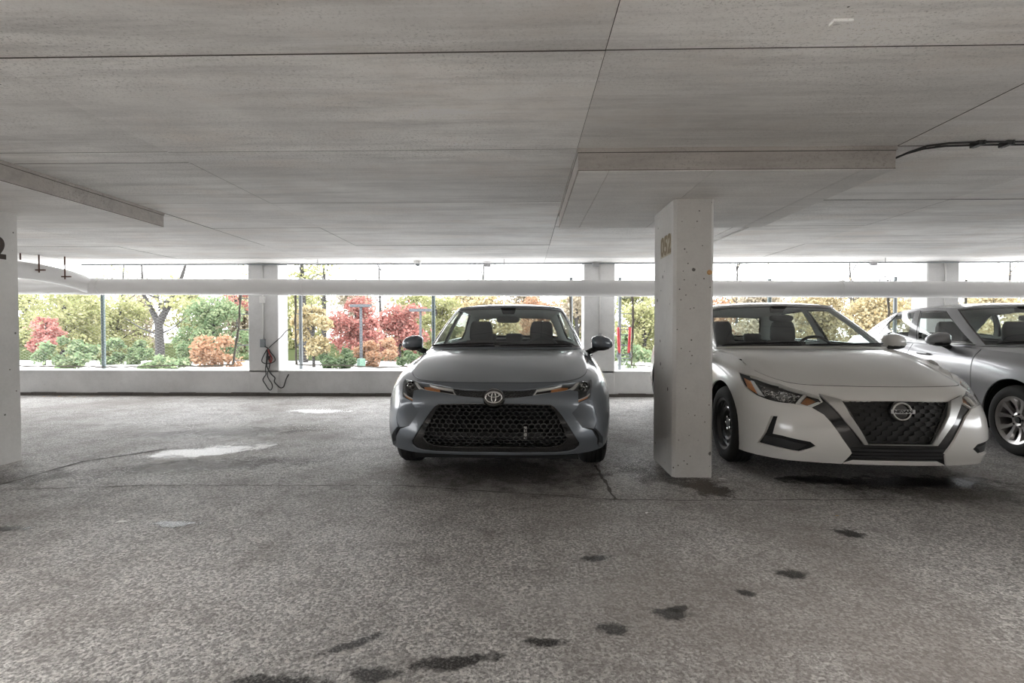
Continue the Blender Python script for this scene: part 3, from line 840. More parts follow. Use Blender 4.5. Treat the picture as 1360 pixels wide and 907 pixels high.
def build_car(key, P, Q, name, label, body, spec):
    cs = CarSurf(P, Q, spec.get('crown', .034))
    x, y, rz = CARS[key]
    car = tag(empty(name, (x, y, 0), R(rz)), label, 'car', 'parked saloon cars')
    ya, yb, wr = spec['axles'][0], spec['axles'][1], spec['wheel_r']
    ar = spec.get('arch_r', .365)
    fa = arch_poly(cs, ya, wr+.01, ar, 3.0, 6.6); ra = arch_poly(cs, yb, wr+.01, ar, 8.0, 11.4)
    arches = [fa, mir(fa), ra, mir(ra)]
    F = spec['feat']; rs = spec['rear_s']; g = .007
    rect = lambda a, b, c, d: [(a, c), (b, c), (b, d), (a, d)]
    bs = spec['bumper_s']
    # --- skin
    holes = spec['bumper_holes'](F)
    bump = panel('front_bumper', cs, 'body', rect(-bs, bs, 0, .994), holes+arches[:2], body, car, rim=.05, h=.03)
    for m in (lambda q: q, mir):
        panel('fender', cs, 'body', m(rect(bs+g, 5.93, 0, 1)), [q for q in arches[:2]]+spec['fender_holes'](F), body, car, h=.04)
        d1 = panel('front_door', cs, 'body', m(rect(5.95, 7.58, .15, 1)), [], body, car, h=.05)
        d2 = panel('rear_door', cs, 'body', m(rect(7.60, rs, .15, 1)), arches, body, car, h=.05)
        panel('rocker_panel', cs, 'body', m(rect(5.95, 9.2, 0, .143)), arches, body, car, h=.05)
        k = 1 if m(rect(0, 1, 0, 1))[0][0] >= 0 and m is not mir else -1
        for dd, ss in ((d1, 7.25), (d2, 8.75)):
            a = pt(cs, 'body', k*(ss-.28), .80, .025); b = pt(cs, 'body', k*ss, .80, .025)
            ia = pt(cs, 'body', k*(ss-.31), .80, -.005); ib = pt(cs, 'body', k*(ss+.03), .80, -.005)
            MB().tube([ia, a, (a+b)/2+Vector((k*.004, 0, 0)), b, ib], .011, 8).build('door_handle', body, dd, True, 40)
    panel('rear_body', cs, 'body', rect(rs+.02, 26-rs-.02, 0, 1), arches+[[(26+s, v) for s, v in mir(ra)]], body, car, h=.06)
    hs, ht = spec.get('hood_s', 5.55), .93
    panel('hood', cs, 'deck', rect(-hs, hs, .008, ht), [], body, car, rim=.02, h=.04, sx=.2, sy=1.0)
    panel('cowl', cs, 'deck', rect(-5.0, 5.0, ht+.006, 1), [], M['blackplastic'], car, off=-.012, h=.05, sx=.2, sy=1.0)
    MB().tube([pt(cs, 'body', (hs-.3)*(i/40-1), 1.0, -.013) for i in range(81)], .0105, 6).build('hood_seal', M['mattblack'], car, True)  # black tube added to darken the bonnet gap
    for m in (lambda q: q, mir):
        panel('shoulder', cs, 'deck', m([(hs+.03, 0), (9.7, 0), (9.7, 1), (5.03, 1), (5.03, .94), (hs+.03, .93)]), [], body, car, h=.05, sx=.3, sy=.1, rim=.01)
    panel('trunk_lid', cs, 'deck', rect(9.73, 26-9.73, 0, .985), [], body, car, h=.06, sx=.3, sy=.5)
    # --- cabin
    ws = spec['ws']; win = spec['windows']
    rw = rect(10.75, 26-10.75, .06, .93)
    allw = [ws]+[m(q) for q in win for m in (lambda p: p, mir)]+[rw]
    panel('cabin_frame', cs, 'house', rect(-12.999, 13, 0, 1), [q for q in allw if q is not rw]+[rw, rect(-15.25, -10.75, .06, .93)], body, car, rim=.02, h=.045, sx=.22, sy=.5)
    panel('cabin_lining', cs, 'house', rect(-12.999, 13, 0, 1), [q for q in allw if q is not rw]+[rw, rect(-15.25, -10.75, .06, .93)], M['trimgrey'], car, off=-.022, rim=0, h=.07, sx=.22, sy=.5)
    roof = panel('roof', cs, 'roof', rect(-12.999, 13, 0, 1), [], body, car, rim=0, h=.05, sx=.2, sy=.5)
    panel('headliner', cs, 'roof', rect(-12.999, 13, 0, .999), [], M['trimgrey'], car, off=-.025, rim=0, h=.08, sx=.2, sy=.5)
    def window(nm, q, band, hh=.05):
        A = np.array(q); c = A.mean(0)
        w = panel(nm, cs, 'house', q, [], M['glass'], car, off=-.006, rim=0, h=hh, sx=.22, sy=.5)
        inner = [(c[0]+(s-c[0])*(1-band[0]/max(abs(A[:, 0]-c[0]).max(), .01)), v+(band[1] if v < c[1] else -band[2])) for s, v in q]
        panel('window_seal', cs, 'house', q, [inner], M['glossblack'], w, off=-.003, rim=.006, h=.05, sx=.22, sy=.5)
        return w
    window('windshield', ws, spec.get('ws_band', (.14, .035, .045)))
    for q in win:
        for m in (lambda p: p, mir):
            window('side_window', m(q), (.07, .05, .05))
    window('rear_window', rw, (.12, .05, .05), .07)
    for m in (lambda q: q, mir):
        panel('door_pillar', cs, 'house', m([(7.49, .05), (7.73, .05), (7.73, .94), (7.49, .94)]), [], M['glossblack'], car, off=.001, rim=.004, h=.05, sx=.22, sy=.5)
    if spec.get('chrome_belt'):
        for k in (-1, 1):
            MB().tube([pt(cs, 'house', k*(5.1+.1*i), .045, .006) for i in range(46)], .007, 6).build('belt_moulding', M['satin'], car, True)
    # --- dark inside of the shell, floor pan, wheel housings
    panel('inner_shell', cs, 'body', rect(2.9, 26-2.9, .02, .97), arches+[[(26+s, v) for s, v in mir(fa)], [(26+s, v) for s, v in mir(ra)]], M['mattblack'], car, off=-.03, rim=0, h=.09)
    u = MB().box(-.60, .60, .25, 4.45, .19, .22).box(-.84, .84, ya+.42, yb-.42, .19, .22)
    u.build('floor_pan', M['underbody'], car)
    panel('under_tray', cs, 'body', rect(-2.8, 2.8, .0, .08), [], M['underbody'], car, off=-.12, rim=0, h=.08)
    for yy in (ya, yb):
        for k in (-1, 1):
            n = 26; v = []; f = []
            for i in range(n):
                t = R(-22)+R(224)*i/(n-1)
                for xx in (k*.845, k*.56): v.append((xx, yy+(ar+.012)*math.cos(t), wr+.01+(ar+.012)*math.sin(t)))
            f = [(2*i, 2*i+1, 2*i+3, 2*i+2) for i in range(n-1)]
            v += [(k*.56, yy, wr)]; f += [(2*i+1, 2*n, 2*i+3) for i in range(n-1)]
            mesh('wheel_housing', v, f, M['underbody'], car)
            wheel(car, k*spec['track'], yy, wr, k, spec['rim'], spec.get('steer', 0) if yy == ya else 0)
    # --- mirrors
    my, mz, mx = spec['mirror']
    for k in (-1, 1):
        mr = MB().loft([(k*(mx-.105), my, mz, .03, .035), (k*(mx-.10), my, mz, .055, .055), (k*(mx-.06), my-.008, mz+.003, .078, .071), (k*mx, my-.006, mz+.002, .078, .070),
                        (k*(mx+.06), my+.004, mz-.004, .066, .055), (k*(mx+.09), my+.016, mz-.010, .045, .036), (k*(mx+.105), my+.022, mz-.014, .02, .015)], 24, 2.7, 'yz').build('wing_mirror', body, car, True, 60)
        MB().loft([(k*(mx-.095), my, mz-.03, .054, .028), (k*(mx-.055), my-.006, mz-.042, .074, .034), (k*(mx+.01), my-.004, mz-.045, .072, .030), (k*(mx+.06), my+.006, mz-.040, .058, .022)], 20, 2.6, 'yz').build('mirror_base', M['blackplastic'], mr, True, 60)
        MB().tube([(k*(mx-.19), my+.05, mz-.125), (k*(mx-.12), my+.02, mz-.085), (k*(mx-.05), my+.0, mz-.05)], [.034, .028, .03], 10).build('mirror_foot', M['blackplastic'], mr, True)
    # --- wipers
    wy = 1.0
    for (s0, s1, vv) in ((-3.9, -.4, .035), (-.2, 3.3, .03)):
        a = [pt(cs, 'house', s0+(s1-s0)*i/10, vv+.035*i/10, .012) for i in range(11)]
        MB().tube(a, [.006]+[.010]*9+[.006], 6).build('wiper', M['mattblack'], car, True)
    # --- cabin furniture
    zb = Q[0][0][2]; yb0 = Q[0][0][1]
    d = MB()
    prof = [(yb0+.03, zb-.035), (yb0+.20, zb-.015), (yb0+.42, zb-.01), (yb0+.50, zb-.04), (yb0+.53, zb-.16), (yb0+.50, zb-.40), (yb0+.1, zb-.40)]
    xs = [-.70, -.62, -.3, 0, .22, .30, .40, .50, .58, .64, .70]
    v = []; f = []
    for xx in xs:
        hump = .035 if .28 < xx < .55 else 0
        for j, (yy, zz) in enumerate(prof): v.append((xx, yy+.22*(abs(xx)/.7)**2*(1 if j < 1 else .25), zz+(hump if j in (2, 3) else 0)))
    q = len(prof)
    for i in range(len(xs)-1): f += [(i*q+j, (i+1)*q+j, (i+1)*q+j+1, i*q+j+1) for j in range(q-1)]
    d.add(v, f).build('dashboard', M['dash'], car, True, 40)
    MB().box(-.125, .125, yb0+.46, yb0+.475, zb-.09, zb+.045).build('centre_screen', M['glossblack'], car)
    sm = spec.get('seat', M['seatcloth'])
    for k in (-1, 1): seat(car, k*.36, 2.55+spec.get('seat_dy', 0), k > 0, sm, spec.get('ztop', 1.235))
    b = MB().loft([(0, 3.18, .36, .62, .26), (0, 3.18, .50, .63, .27), (0, 3.2, .54, .58, .22)], 28, 5)
    bench = b.build('rear_bench', sm, car, True, 50)
    MB().loft([(0, 3.42, .50, .62, .07), (0, 3.50, .75, .60, .08), (0, 3.57, .93, .56, .07), (0, 3.59, .98, .50, .05)], 28, 5).build('bench_back', sm, bench, True, 50)
    for xx in (-.36, 0, .36):
        MB().loft([(xx, 3.585, .96, .09, .035), (xx, 3.59, 1.0, .115, .048), (xx, 3.60, 1.06, .115, .05), (xx, 3.60, 1.085, .095, .038)], 18, 3.2).build('rear_headrest', sm, bench, True, 50)
    ring = []
    cxs, cys, czs = .36, yb0+.72, zb-.08
    for i in range(36):
        t = 2*math.pi*i/36; ring.append((cxs+.185*math.cos(t), cys+.185*math.sin(t)*.40, czs+.185*math.sin(t)*.917))
    sw = MB().tube(ring, .015, 8, True)
    for t in (0, math.pi, -math.pi/2):
        sw.tube([(cxs, cys, czs), (cxs+.18*math.cos(t), cys+.18*math.sin(t)*.4, czs+.18*math.sin(t)*.917)], .016, 6)
    sw.loft([(cxs, cys-.03, czs, .06, .05), (cxs, cys+.015, czs, .055, .045)], 16, 2.6, 'xz').build('steering_wheel', M['dash'], car, True, 50)
    p = pt(cs, 'house', 0, .80, -.05)
    im = MB().loft([(p.x, p.y+.02, p.z-.03, .115, .033), (p.x, p.y+.035, p.z-.03, .12, .036), (p.x, p.y+.05, p.z-.03, .11, .030)], 24, 3.2, 'xz').build('inside_mirror', M['blackplastic'], car, True, 50)
    q = pt(cs, 'house', 0, .93, -.02)
    MB().loft([(q.x, q.y+.02, q.z+.02, .085, .05), (q.x, q.y+.05, q.z-.045, .06, .03)], 18, 3, 'xy').build('mirror_mount', M['blackplastic'], im, True, 50)
    spec['front'](cs, car, F, body, bump)
    return car
# outlines of lamps, grilles and vents on the skins, in (s, v); viewer-left half
FEAT = {}
FEAT['toy'] = {
    'head': [(-3.275, 0.89), (-2.923, 0.928), (-2.575, 0.954), (-1.826, 0.96), (-1.347, 0.927), (-1.003, 0.883), (-0.85, 0.745), (-1.343, 0.797), (-1.933, 0.837), (-2.172, 0.795), (-2.106, 0.695), (-2.079, 0.609), (-2.322, 0.639), (-2.599, 0.665), (-2.795, 0.78)],
    'head_in': [(-2.49, 0.945), (-1.807, 0.949), (-1.005, 0.871), (-0.889, 0.761), (-1.35, 0.81), (-1.952, 0.849), (-2.106, 0.877)],
    'chrome_a': [(-2.625, 0.948), (-2.432, 0.951), (-2.064, 0.887), (-1.849, 0.854), (-1.351, 0.812), (-0.899, 0.769), (-0.88, 0.753), (-1.339, 0.789), (-1.854, 0.828), (-2.064, 0.857)],
    'chrome_b': [(-1.826, 0.96), (-1.0, 0.878), (-0.887, 0.761), (-0.915, 0.76), (-1.017, 0.859), (-1.796, 0.942)],
    'amber_a': [(-2.06, 0.932), (-1.755, 0.944), (-1.44, 0.914), (-1.364, 0.832), (-1.619, 0.845), (-1.882, 0.875)],
    'amber_b': [(-2.663, 0.711), (-2.102, 0.653), (-2.102, 0.617), (-2.552, 0.672)],
    'chrome_c': [(-2.793, 0.734), (-2.697, 0.73), (-2.548, 0.709), (-2.106, 0.66), (-2.098, 0.645), (-2.602, 0.696)],
    'bulb': [(-3.043, 0.891), (-2.7, 0.94), (-2.29, 0.862), (-2.232, 0.749), (-2.477, 0.771)],
    'upper': [(0.009, 0.85), (-0.295, 0.848), (-0.678, 0.864), (-1.006, 0.887), (-0.85, 0.745), (-0.597, 0.723), (-0.281, 0.705), (0.016, 0.724)],
    'mouth': [(0.018, 0.617), (-0.652, 0.614), (-1.306, 0.598), (-1.405, 0.565), (-1.543, 0.486), (-1.729, 0.365), (-1.91, 0.252), (-2.077, 0.146), (-2.065, 0.1), (-1.94, 0.056), (-1.753, 0.036), (-1.391, 0.024), (-0.682, 0.026), (0.004, 0.028)],
    'mesh': [(0.018, 0.601), (-0.653, 0.597), (-1.305, 0.579), (-1.394, 0.51), (-1.53, 0.394), (-1.662, 0.282), (-1.732, 0.205), (-1.61, 0.13), (-1.437, 0.097), (-1.182, 0.085), (-0.675, 0.086), (0.008, 0.088)],
    'flank': [(-2.71, 0.631), (-2.561, 0.63), (-2.098, 0.601), (-1.982, 0.539), (-1.844, 0.487), (-1.968, 0.411), (-2.149, 0.321), (-2.374, 0.31), (-2.611, 0.292), (-2.762, 0.397), (-2.694, 0.511)],
    'vent': [(-2.14, 0.323), (-2.661, 0.295), (-2.834, 0.24), (-3.0, 0.169), (-3.077, 0.051), (-3.021, -0.002), (-2.812, 0.036), (-2.721, 0.095), (-2.707, 0.167), (-2.648, 0.203), (-2.496, 0.282)],
    'badge': [(0.017, 0.698)],
}
FEAT['nis'] = {
    'head': [(-4.384, 0.82), (-3.718, 0.905), (-2.807, 0.94), (-1.979, 0.892), (-1.568, 0.814), (-1.507, 0.742), (-1.626, 0.698), (-1.761, 0.653), (-2.235, 0.679), (-3.112, 0.661), (-3.572, 0.664), (-3.906, 0.694)],
    'amber_a': [(-4.151, 0.797), (-3.822, 0.804), (-3.572, 0.684), (-3.885, 0.7)],
    'chrome_a': [(-3.844, 0.81), (-3.717, 0.823), (-3.328, 0.687), (-3.492, 0.676)],
    'lamp': [(-3.62, 0.822), (-2.78, 0.878), (-2.021, 0.838), (-2.279, 0.708), (-3.117, 0.69), (-3.311, 0.699)],
    'amber_b': [(-1.848, 0.823), (-1.644, 0.757), (-1.849, 0.679), (-2.032, 0.699)],
    'chrome_b': [(-1.912, 0.845), (-1.846, 0.835), (-2.05, 0.698), (-1.85, 0.672), (-1.59, 0.74), (-1.551, 0.726), (-1.776, 0.653), (-2.17, 0.685)],
    'black': [(-1.752, 0.653), (-1.568, 0.814), (-1.399, 0.746), (-1.177, 0.549), (-0.991, 0.378), (-0.975, 0.208), (-1.158, 0.323), (-1.375, 0.482), (-1.509, 0.571)],
    'vee': [(-1.562, 0.843), (-1.134, 0.771), (-1.006, 0.582), (-0.656, 0.28), (-0.011, 0.282), (-0.006, 0.253), (-0.665, 0.247), (-0.734, 0.275), (-1.106, 0.502), (-1.224, 0.6)],
    'vee_in': [(-1.121, 0.762), (-0.528, 0.772), (0.008, 0.775), (-0.011, 0.284), (-0.648, 0.278)],
    'mesh': [(0.008, 0.775), (-0.528, 0.772), (-1.099, 0.767), (-0.656, 0.276), (-0.011, 0.282)],
    'lower': [(-1.761, 0.653), (-1.375, 0.482), (-0.976, 0.211), (-0.947, 0.177), (-0.806, 0.061), (0.065, 0.056), (-0.006, 0.253), (-0.659, 0.247), (-1.094, 0.495), (-1.396, 0.711), (-1.374, 0.806), (-1.481, 0.817), (-1.572, 0.78)],
    'lip': [(-1.105, -0.022), (-0.867, 0.048), (0.067, 0.051), (0.097, -0.018), (-0.468, -0.021)],
    'bottom': [(-0.945, 0.172), (-1.099, -0.018), (-1.346, -0.024)],
    'fog': [(-3.027, 0.49), (-2.804, 0.503), (-2.957, 0.306), (-2.617, 0.304), (-1.804, 0.272), (-1.661, 0.227), (-1.82, 0.179), (-2.063, 0.124), (-2.697, 0.146), (-3.456, 0.153), (-3.239, 0.295)],
    'fog_in': [(-3.25, 0.259), (-2.616, 0.261), (-1.892, 0.228), (-2.113, 0.156), (-2.701, 0.167), (-3.332, 0.172)],
    'centre': [(0.01, 0.778), (-0.528, 0.772), (-1.107, 0.766), (-1.152, 0.78), (-1.561, 0.847), (-1.55, 0.802), (-1.503, 0.737), (-1.627, 0.693), (-1.753, 0.652), (-1.509, 0.571), (-1.375, 0.482), (-1.158, 0.323), (-0.988, 0.217), (-0.946, 0.174), (-1.099, -0.018)],
    'badge': [(-0.019, 0.636)],
}
# ------------------------------------------------------------------ fronts of the three cars
def emblem_ring(cx, cz, a, b, r, n=40):
    return [(cx+a*math.cos(2*math.pi*i/n), 0, cz+b*math.sin(2*math.pi*i/n)) for i in range(n)]
def place_on(o, frame, off):
    p, r, u, n = frame
    o.matrix_local = Matrix((( r.x, -n.x, u.x, p.x+n.x*off), (r.y, -n.y, u.y, p.y+n.y*off), (r.z, -n.z, u.z, p.z+n.z*off), (0, 0, 0, 1)))
    return o

def toy_front(cs, car, F, body, bump):
    for m in (lambda q: q, mir):
        hd = panel('headlight', cs, 'body', m(F['head']), [], M['mattblack'], car, off=-.045, rim=0, h=.025)
        hd['label'] = 'angular headlight with amber strip'
        panel('reflector_strip', cs, 'body', m(F['chrome_a']), [], M['brightstrip'], hd, off=-.010, rim=.02, h=.02)
        panel('reflector_strip', cs, 'body', m(F['chrome_b']), [], M['brightstrip'], hd, off=-.010, rim=.02, h=.02)
        panel('reflector_strip', cs, 'body', m(F['chrome_c']), [], M['brightstrip'], hd, off=-.010, rim=.02, h=.02)
        panel('amber_reflector', cs, 'body', m(F['amber_a']), [], M['orange'], hd, off=-.03, rim=.01, h=.02)
        panel('amber_reflector', cs, 'body', m(F['amber_b']), [], M['orange'], hd, off=-.018, rim=.01, h=.02)
        b = np.array(m(F['bulb'])).mean(0)
        p, r, u, n = at(cs, 'body', b[0], b[1])
        pj = MB().lathe([(.006, .0), (.012, .014), (.006, .024), (-.012, .028), (.0, .034), (-.03, .036)], seg=28, axis='y').build('projector_lamp', M['facets'], hd, True, 40)
        pj.location = p+Vector((0, .035, 0)); pj.rotation_euler = (0, 0, R(180))
        panel('lens', cs, 'body', m(F['head']), [], M['lens'], hd, off=-.002, rim=0, h=.03)
        fl = F['flank']
        dip = lambda s, v: -.002-.052*np.clip((2.66-np.abs(s)-(v-.45)*.35)/.8, 0, 1)
        panel('cheek_panel', cs, 'body', m(fl), [], body, car, off=dip, rim=.004, h=.025)
        panel('corner_vent', cs, 'body', m(F['vent']), [], M['mattblack'], car, off=-.032, rim=0, h=.03)
    up = both(F['upper'])
    ug = panel('upper_grille', cs, 'body', up, [], M['mattblack'], car, off=-.03, rim=0, h=.03)
    hexmesh('grille_mesh', cs, up, M['meshblack'], ug, .075, .027, -.012, .2, .012)
    mo, me = both(F['mouth']), both(F['mesh'])
    gr = panel('lower_grille', cs, 'body', mo, [me], M['glossblack'], car, off=-.012, rim=.045, h=.025)
    panel('grille_back', cs, 'body', mo, [], M['mattblack'], gr, off=-.085, rim=0, h=.05)
    hexmesh('grille_mesh', cs, [(s*.995, v) for s, v in me], M['meshblack'], gr, .145, .0430, -.020, .085, .022)
    MB().box(-.34, .34, .07, .085, .36, .42).build('crash_bar', M['blackplastic'], gr)
    MB().box(.205, .225, .055, .068, .365, .46).build('sensor_bracket', M['satin'], gr)
    # badge
    f = at(cs, 'body', 0, .700)
    bd = MB().loft([(0, .03, 0, .092, .080), (0, .0, 0, .090, .078), (0, -.012, 0, .080, .068)], 36, 2.0, 'xz').build('badge', M['glossblack'], car, True, 40)
    place_on(bd, f, .012); bd.scale = (.86, 1, .86)
    e = MB()
    e.tube(emblem_ring(0, 0, .064, .044, .0065), .0068, 8, True)
    e.tube(emblem_ring(0, .020, .044, .0185, .005), .0056, 8, True)
    e.tube(emblem_ring(0, .0, .0175, .040, .005), .0056, 8, True)
    e = e.build('emblem', M['chrome'], bd, True); e.location = (0, -.018, 0)
    e['label'] = 'chrome emblem of three interlocking ellipses'

def nis_front(cs, car, F, body, bump):
    for m in (lambda q: q, mir):
        hd = panel('headlight', cs, 'body', m(F['head']), [], M['mattblack'], car, off=-.045, rim=0, h=.025)
        hd['label'] = 'swept-back headlight with amber tip'
        panel('amber_reflector', cs, 'body', m(F['amber_a']), [], M['orange'], hd, off=-.02, rim=.01, h=.02)
        panel('reflector_strip', cs, 'body', m(F['chrome_a']), [], M['brightstrip'], hd, off=-.010, rim=.02, h=.02)
        panel('reflector_strip', cs, 'body', m(F['chrome_b']), [], M['brightstrip'], hd, off=-.010, rim=.02, h=.02)
        panel('amber_bulb', cs, 'body', m(F['amber_b']), [], M['brownlamp'], hd, off=-.034, rim=.01, h=.02)
        panel('lamp_bowl', cs, 'body', m(F['lamp']), [], M['facets'], hd, off=-.032, rim=.01, h=.02)
        A = np.array(m(F['lamp'])); lo, hi = A.min(0), A.max(0)
        for k, u_ in enumerate((.22, .42, .60, .76)):
            s_ = A[0, 0]+(A[2, 0]-A[0, 0])*u_; v_ = .5*(A[0, 1]+A[2, 1])+.02-(.06*u_)
            p, r, u, n = at(cs, 'body', s_, .745)
            pj = MB().lathe([(0, .0), (.010, .012), (.0, .020), (.010, .028), (-.01, .03)], seg=20, axis='y').build('projector_lamp', M['lampchrome'], hd, True, 40)
            place_on(pj, (p, r, u, n), -.028); 
        panel('lens', cs, 'body', m(F['head']), [], M['lens'], hd, off=-.002, rim=0, h=.03)
        fg = panel('lower_corner_vent', cs, 'body', m(F['fog']), [], M['mattblack'], car, off=-.028, rim=0, h=.025)
        panel('vent_bezel', cs, 'body', m(F['fog_in']), [], M['blackplastic'], fg, off=-.014, rim=.012, h=.025)
    ce = both(F['centre']+[(F['lip'][0][0]-.02, -.008), (F['lip'][0][0]+.02, -.008), F['lip'][1], (0, F['lip'][1][1]+.002)]); me = both(F['mesh']); ve = both(F['vee'][0:2]+[F['vee_in'][0], F['vee_in'][4]]+[(0, F['vee_in'][3][1])])
    gr = panel('front_grille', cs, 'body', ce, [me], M['glossblack'], car, off=-.014, rim=.05, h=.025)
    panel('grille_back', cs, 'body', me, [], M['meshdark'], gr, off=-.034, rim=0, h=.04)
    hexmesh('grille_mesh', cs, me, M['meshdark'], gr, .22, .052, -.020, .06, .010)
    vo = F['vee']
    half = [vo[0], vo[1], vo[2], vo[3], vo[4], (0, vo[4][1]), (0, vo[6][1])]+vo[7:]
    # chrome V: closed outline of both arms and the bottom bar
    L = [vo[0], vo[1], vo[2], vo[3], (0, vo[4][1])]; B = [(0, vo[6][1])]+vo[7:]
    V = L[:-1]+[(-s, v) for s, v in L[:-1]][::-1]+[(-s, v) for s, v in B[1:]][::-1]+B[1:]
    ch = panel('grille_surround', cs, 'body', V, [], M['satin'], gr, off=.012, rim=.03, h=.025); ch['label'] = 'satin chrome V around the grille'
    for v_ in (.105, .155, .205):
        panel('intake_slat', cs, 'body', [(-.92, v_), (.92, v_), (.94, v_+.022), (-.94, v_+.022)], [], M['blackplastic'], gr, off=.0, rim=.03, h=.04)
    f = at(cs, 'body', 0, .636)
    bd = MB().loft([(0, .03, 0, .072, .070), (0, .0, 0, .070, .068), (0, -.006, 0, .060, .058)], 36, 2.0, 'xz').build('badge', M['glossblack'], car, True, 40)
    place_on(bd, f, .004)
    e = MB().tube(emblem_ring(0, 0, .058, .056, .007), .0078, 8, True).build('emblem_ring', M['chrome'], bd, True); e.location = (0, -.010, 0)
    e2 = MB().box(-.078, .078, -.022, -.004, -.014, .014).build('emblem_bar', M['chrome'], bd)
    t = text_mesh('NISSAN', .0285, .0015, 'lettering', M['mattblack'], bd, .0004)
    t.rotation_euler = (R(90), 0, 0); t.location = (0, -.0235, 0); t.scale = (1.25, 1, 1)

def maz_front(cs, car, F, body, bump):
    for m in (lambda q: q, mir):
        hd = panel('headlight', cs, 'body', m(F['head']), [], M['mattblack'], car, off=-.045, rim=0, h=.03)
        A = np.array(m(F['head'])).mean(0)
        for ds in (-.35, .25):
            p, r, u, n = at(cs, 'body', A[0]+ds, A[1])
            pj = MB().lathe([(0, .0), (.012, .020), (.0, .030), (.008, .040), (-.02, .042)], seg=24, axis='y').build('projector_lamp', M['lampchrome'], hd, True, 40)
            place_on(pj, (p, r, u, n), -.03)
        panel('lens', cs, 'body', m(F['head']), [], M['lens'], hd, off=-.002, rim=0, h=.03)
        panel('corner_vent', cs, 'body', m(F['fog']), [], M['mattblack'], car, off=-.028, rim=0, h=.03)
    mo = both(F['mouth'])
    gr = panel('front_grille', cs, 'body', mo, [], M['mattblack'], car, off=-.05, rim=0, h=.04)
    for i in range(6):
        v_ = .10+i*.095
        panel('grille_slat', cs, 'body', [(-1.15, v_), (1.15, v_), (1.17, v_+.03), (-1.17, v_+.03)], [], M['blackplastic'], gr, off=-.02, rim=.02, h=.05)

sym = lambda *n: (lambda F: [m(F[k]) for k in n for m in (lambda q: q, mir)])
FEAT['maz'] = {'head': [(-3.5, .83), (-2.6, .90), (-1.55, .84), (-1.6, .70), (-2.5, .68), (-3.2, .72)],
               'fog': [(-3.0, .42), (-2.1, .40), (-1.9, .22), (-2.8, .20)],
               'mouth': [(0, .76), (-1.35, .72), (-1.25, .25), (-.95, .08), (0, .08)]}
ws0 = [(-4.6, .03), (4.6, .03), (4.5, .955), (-4.5, .955)]
side2 = [[(5.15, .07), (7.5, .07), (7.5, .93), (5.75, .93), (5.4, .6)], [(7.72, .07), (9.5, .09), (9.62, .3), (9.4, .7), (9.1, .93), (7.72, .93)]]
side3 = [side2[0], [(7.72, .07), (9.12, .08), (8.98, .93), (7.72, .93)], [(9.24, .08), (9.92, .12), (9.78, .35), (9.36, .80), (9.10, .92)]]

build_car('toy', TOY_P, TOY_Q, 'car', 'slate grey saloon car parked front-on beside the square concrete column, honeycomb grille', M['greypaint'], dict(
    axles=(.95, 3.65), wheel_r=.317, track=.765, rim='alloy', rear_s=8.9, bumper_s=3.98, feat=FEAT['toy'],
    bumper_holes=lambda F: sym('head', 'flank', 'vent')(F)+[both(F['upper']), both(F['mouth'])],
    fender_holes=lambda F: [], ws=ws0, windows=side2, mirror=(1.62, 1.005, .945), seat=M['seatcloth'], front=toy_front))
build_car('nis', NIS_P, NIS_Q, 'car', 'white saloon car right of the square column, with black V-framed grille and black steel wheels', M['whitepaint'], dict(
    axles=(.93, 3.64), wheel_r=.325, track=.785, rim='steel', rear_s=8.9, bumper_s=3.95, feat=FEAT['nis'],
    bumper_holes=lambda F: sym('head', 'fog')(F)+[both(F['centre']+[(F['lip'][0][0]-.02, -.008), (F['lip'][0][0]+.02, -.008), F['lip'][1], (0, F['lip'][1][1]+.002)])],
    fender_holes=sym('head'), ws=ws0, windows=side2, mirror=(1.60, 1.02, .955), seat=M['seattan'], front=nis_front, crown=.038))
build_car('maz', MAZ_P, MAZ_Q, 'car', 'silver saloon car at the right edge, behind the white car, with twin-spoke alloy wheels', M['silverpaint'], dict(
    axles=(.95, 3.65), wheel_r=.318, track=.775, rim='alloy', rear_s=8.9, bumper_s=3.9, feat=FEAT['maz'],
    bumper_holes=lambda F: sym('head', 'fog')(F)+[both(F['mouth'])],
    fender_holes=sym('head'), ws=ws0, windows=side3, mirror=(1.86, 1.035, .955), seat=M['seatcloth'], front=maz_front, chrome_belt=True))
# ------------------------------------------------------------------ pipes
zt = lambda x: 1.812-.0055*(x+1.2)                      # the long pipe falls slightly to the right
pipe = tag(MB().tube([(x, 8.45, zt(x)) for x in (-11, -7, -3, 1, 5, 9, 14)], .131, 32).build('drain_pipe', M['pipe'], None, True),
           'long white drain pipe running level in front of the wall columns', 'pipe')
for x, w in ((-6.99, .07), (2.35, .10), (-.9, .03), (5.0, .03), (-3.6, .03)):
    MB().lathe([(-w, .132), (-w, .140), (w, .140), (w, .132)], (x, 8.45, zt(x)), 'x', 32).build('coupling', M['pipe'], pipe, True, 40)
br = MB().tube([(-8.8, 6.45, 2.15), (-7.85, 7.35, 2.08), (-7.42, 7.96, 2.01), (-7.26, 8.18, 1.96), (-7.16, 8.33, 1.90), (-7.10, 8.43, zt(-7.1))], .128, 28)
br = br.build('branch_pipe', M['pipe'], pipe, True)
MB().lathe([(-.10, .139), (.06, .139), (.09, .128)], (-7.16, 8.45, zt(-7.16)), 'x', 32).build('pipe_hub', M['pipe'], br, True, 40)
for x, y, z0, z1 in ((-7.46, 7.62, 2.17, 2.275), (-7.34, 7.79, 2.00, 2.275), (-7.13, 8.0, 1.92, 2.275)):
    r_ = MB().tube([(x, y, z0), (x, y, z1)], .010, 6)
    if z0 < 2.1: r_.box(x-.05, x+.09, y-.014, y+.014, z0+.03, z0+.048)
    r_.build('hanger_rod', M['rustrod'], br)
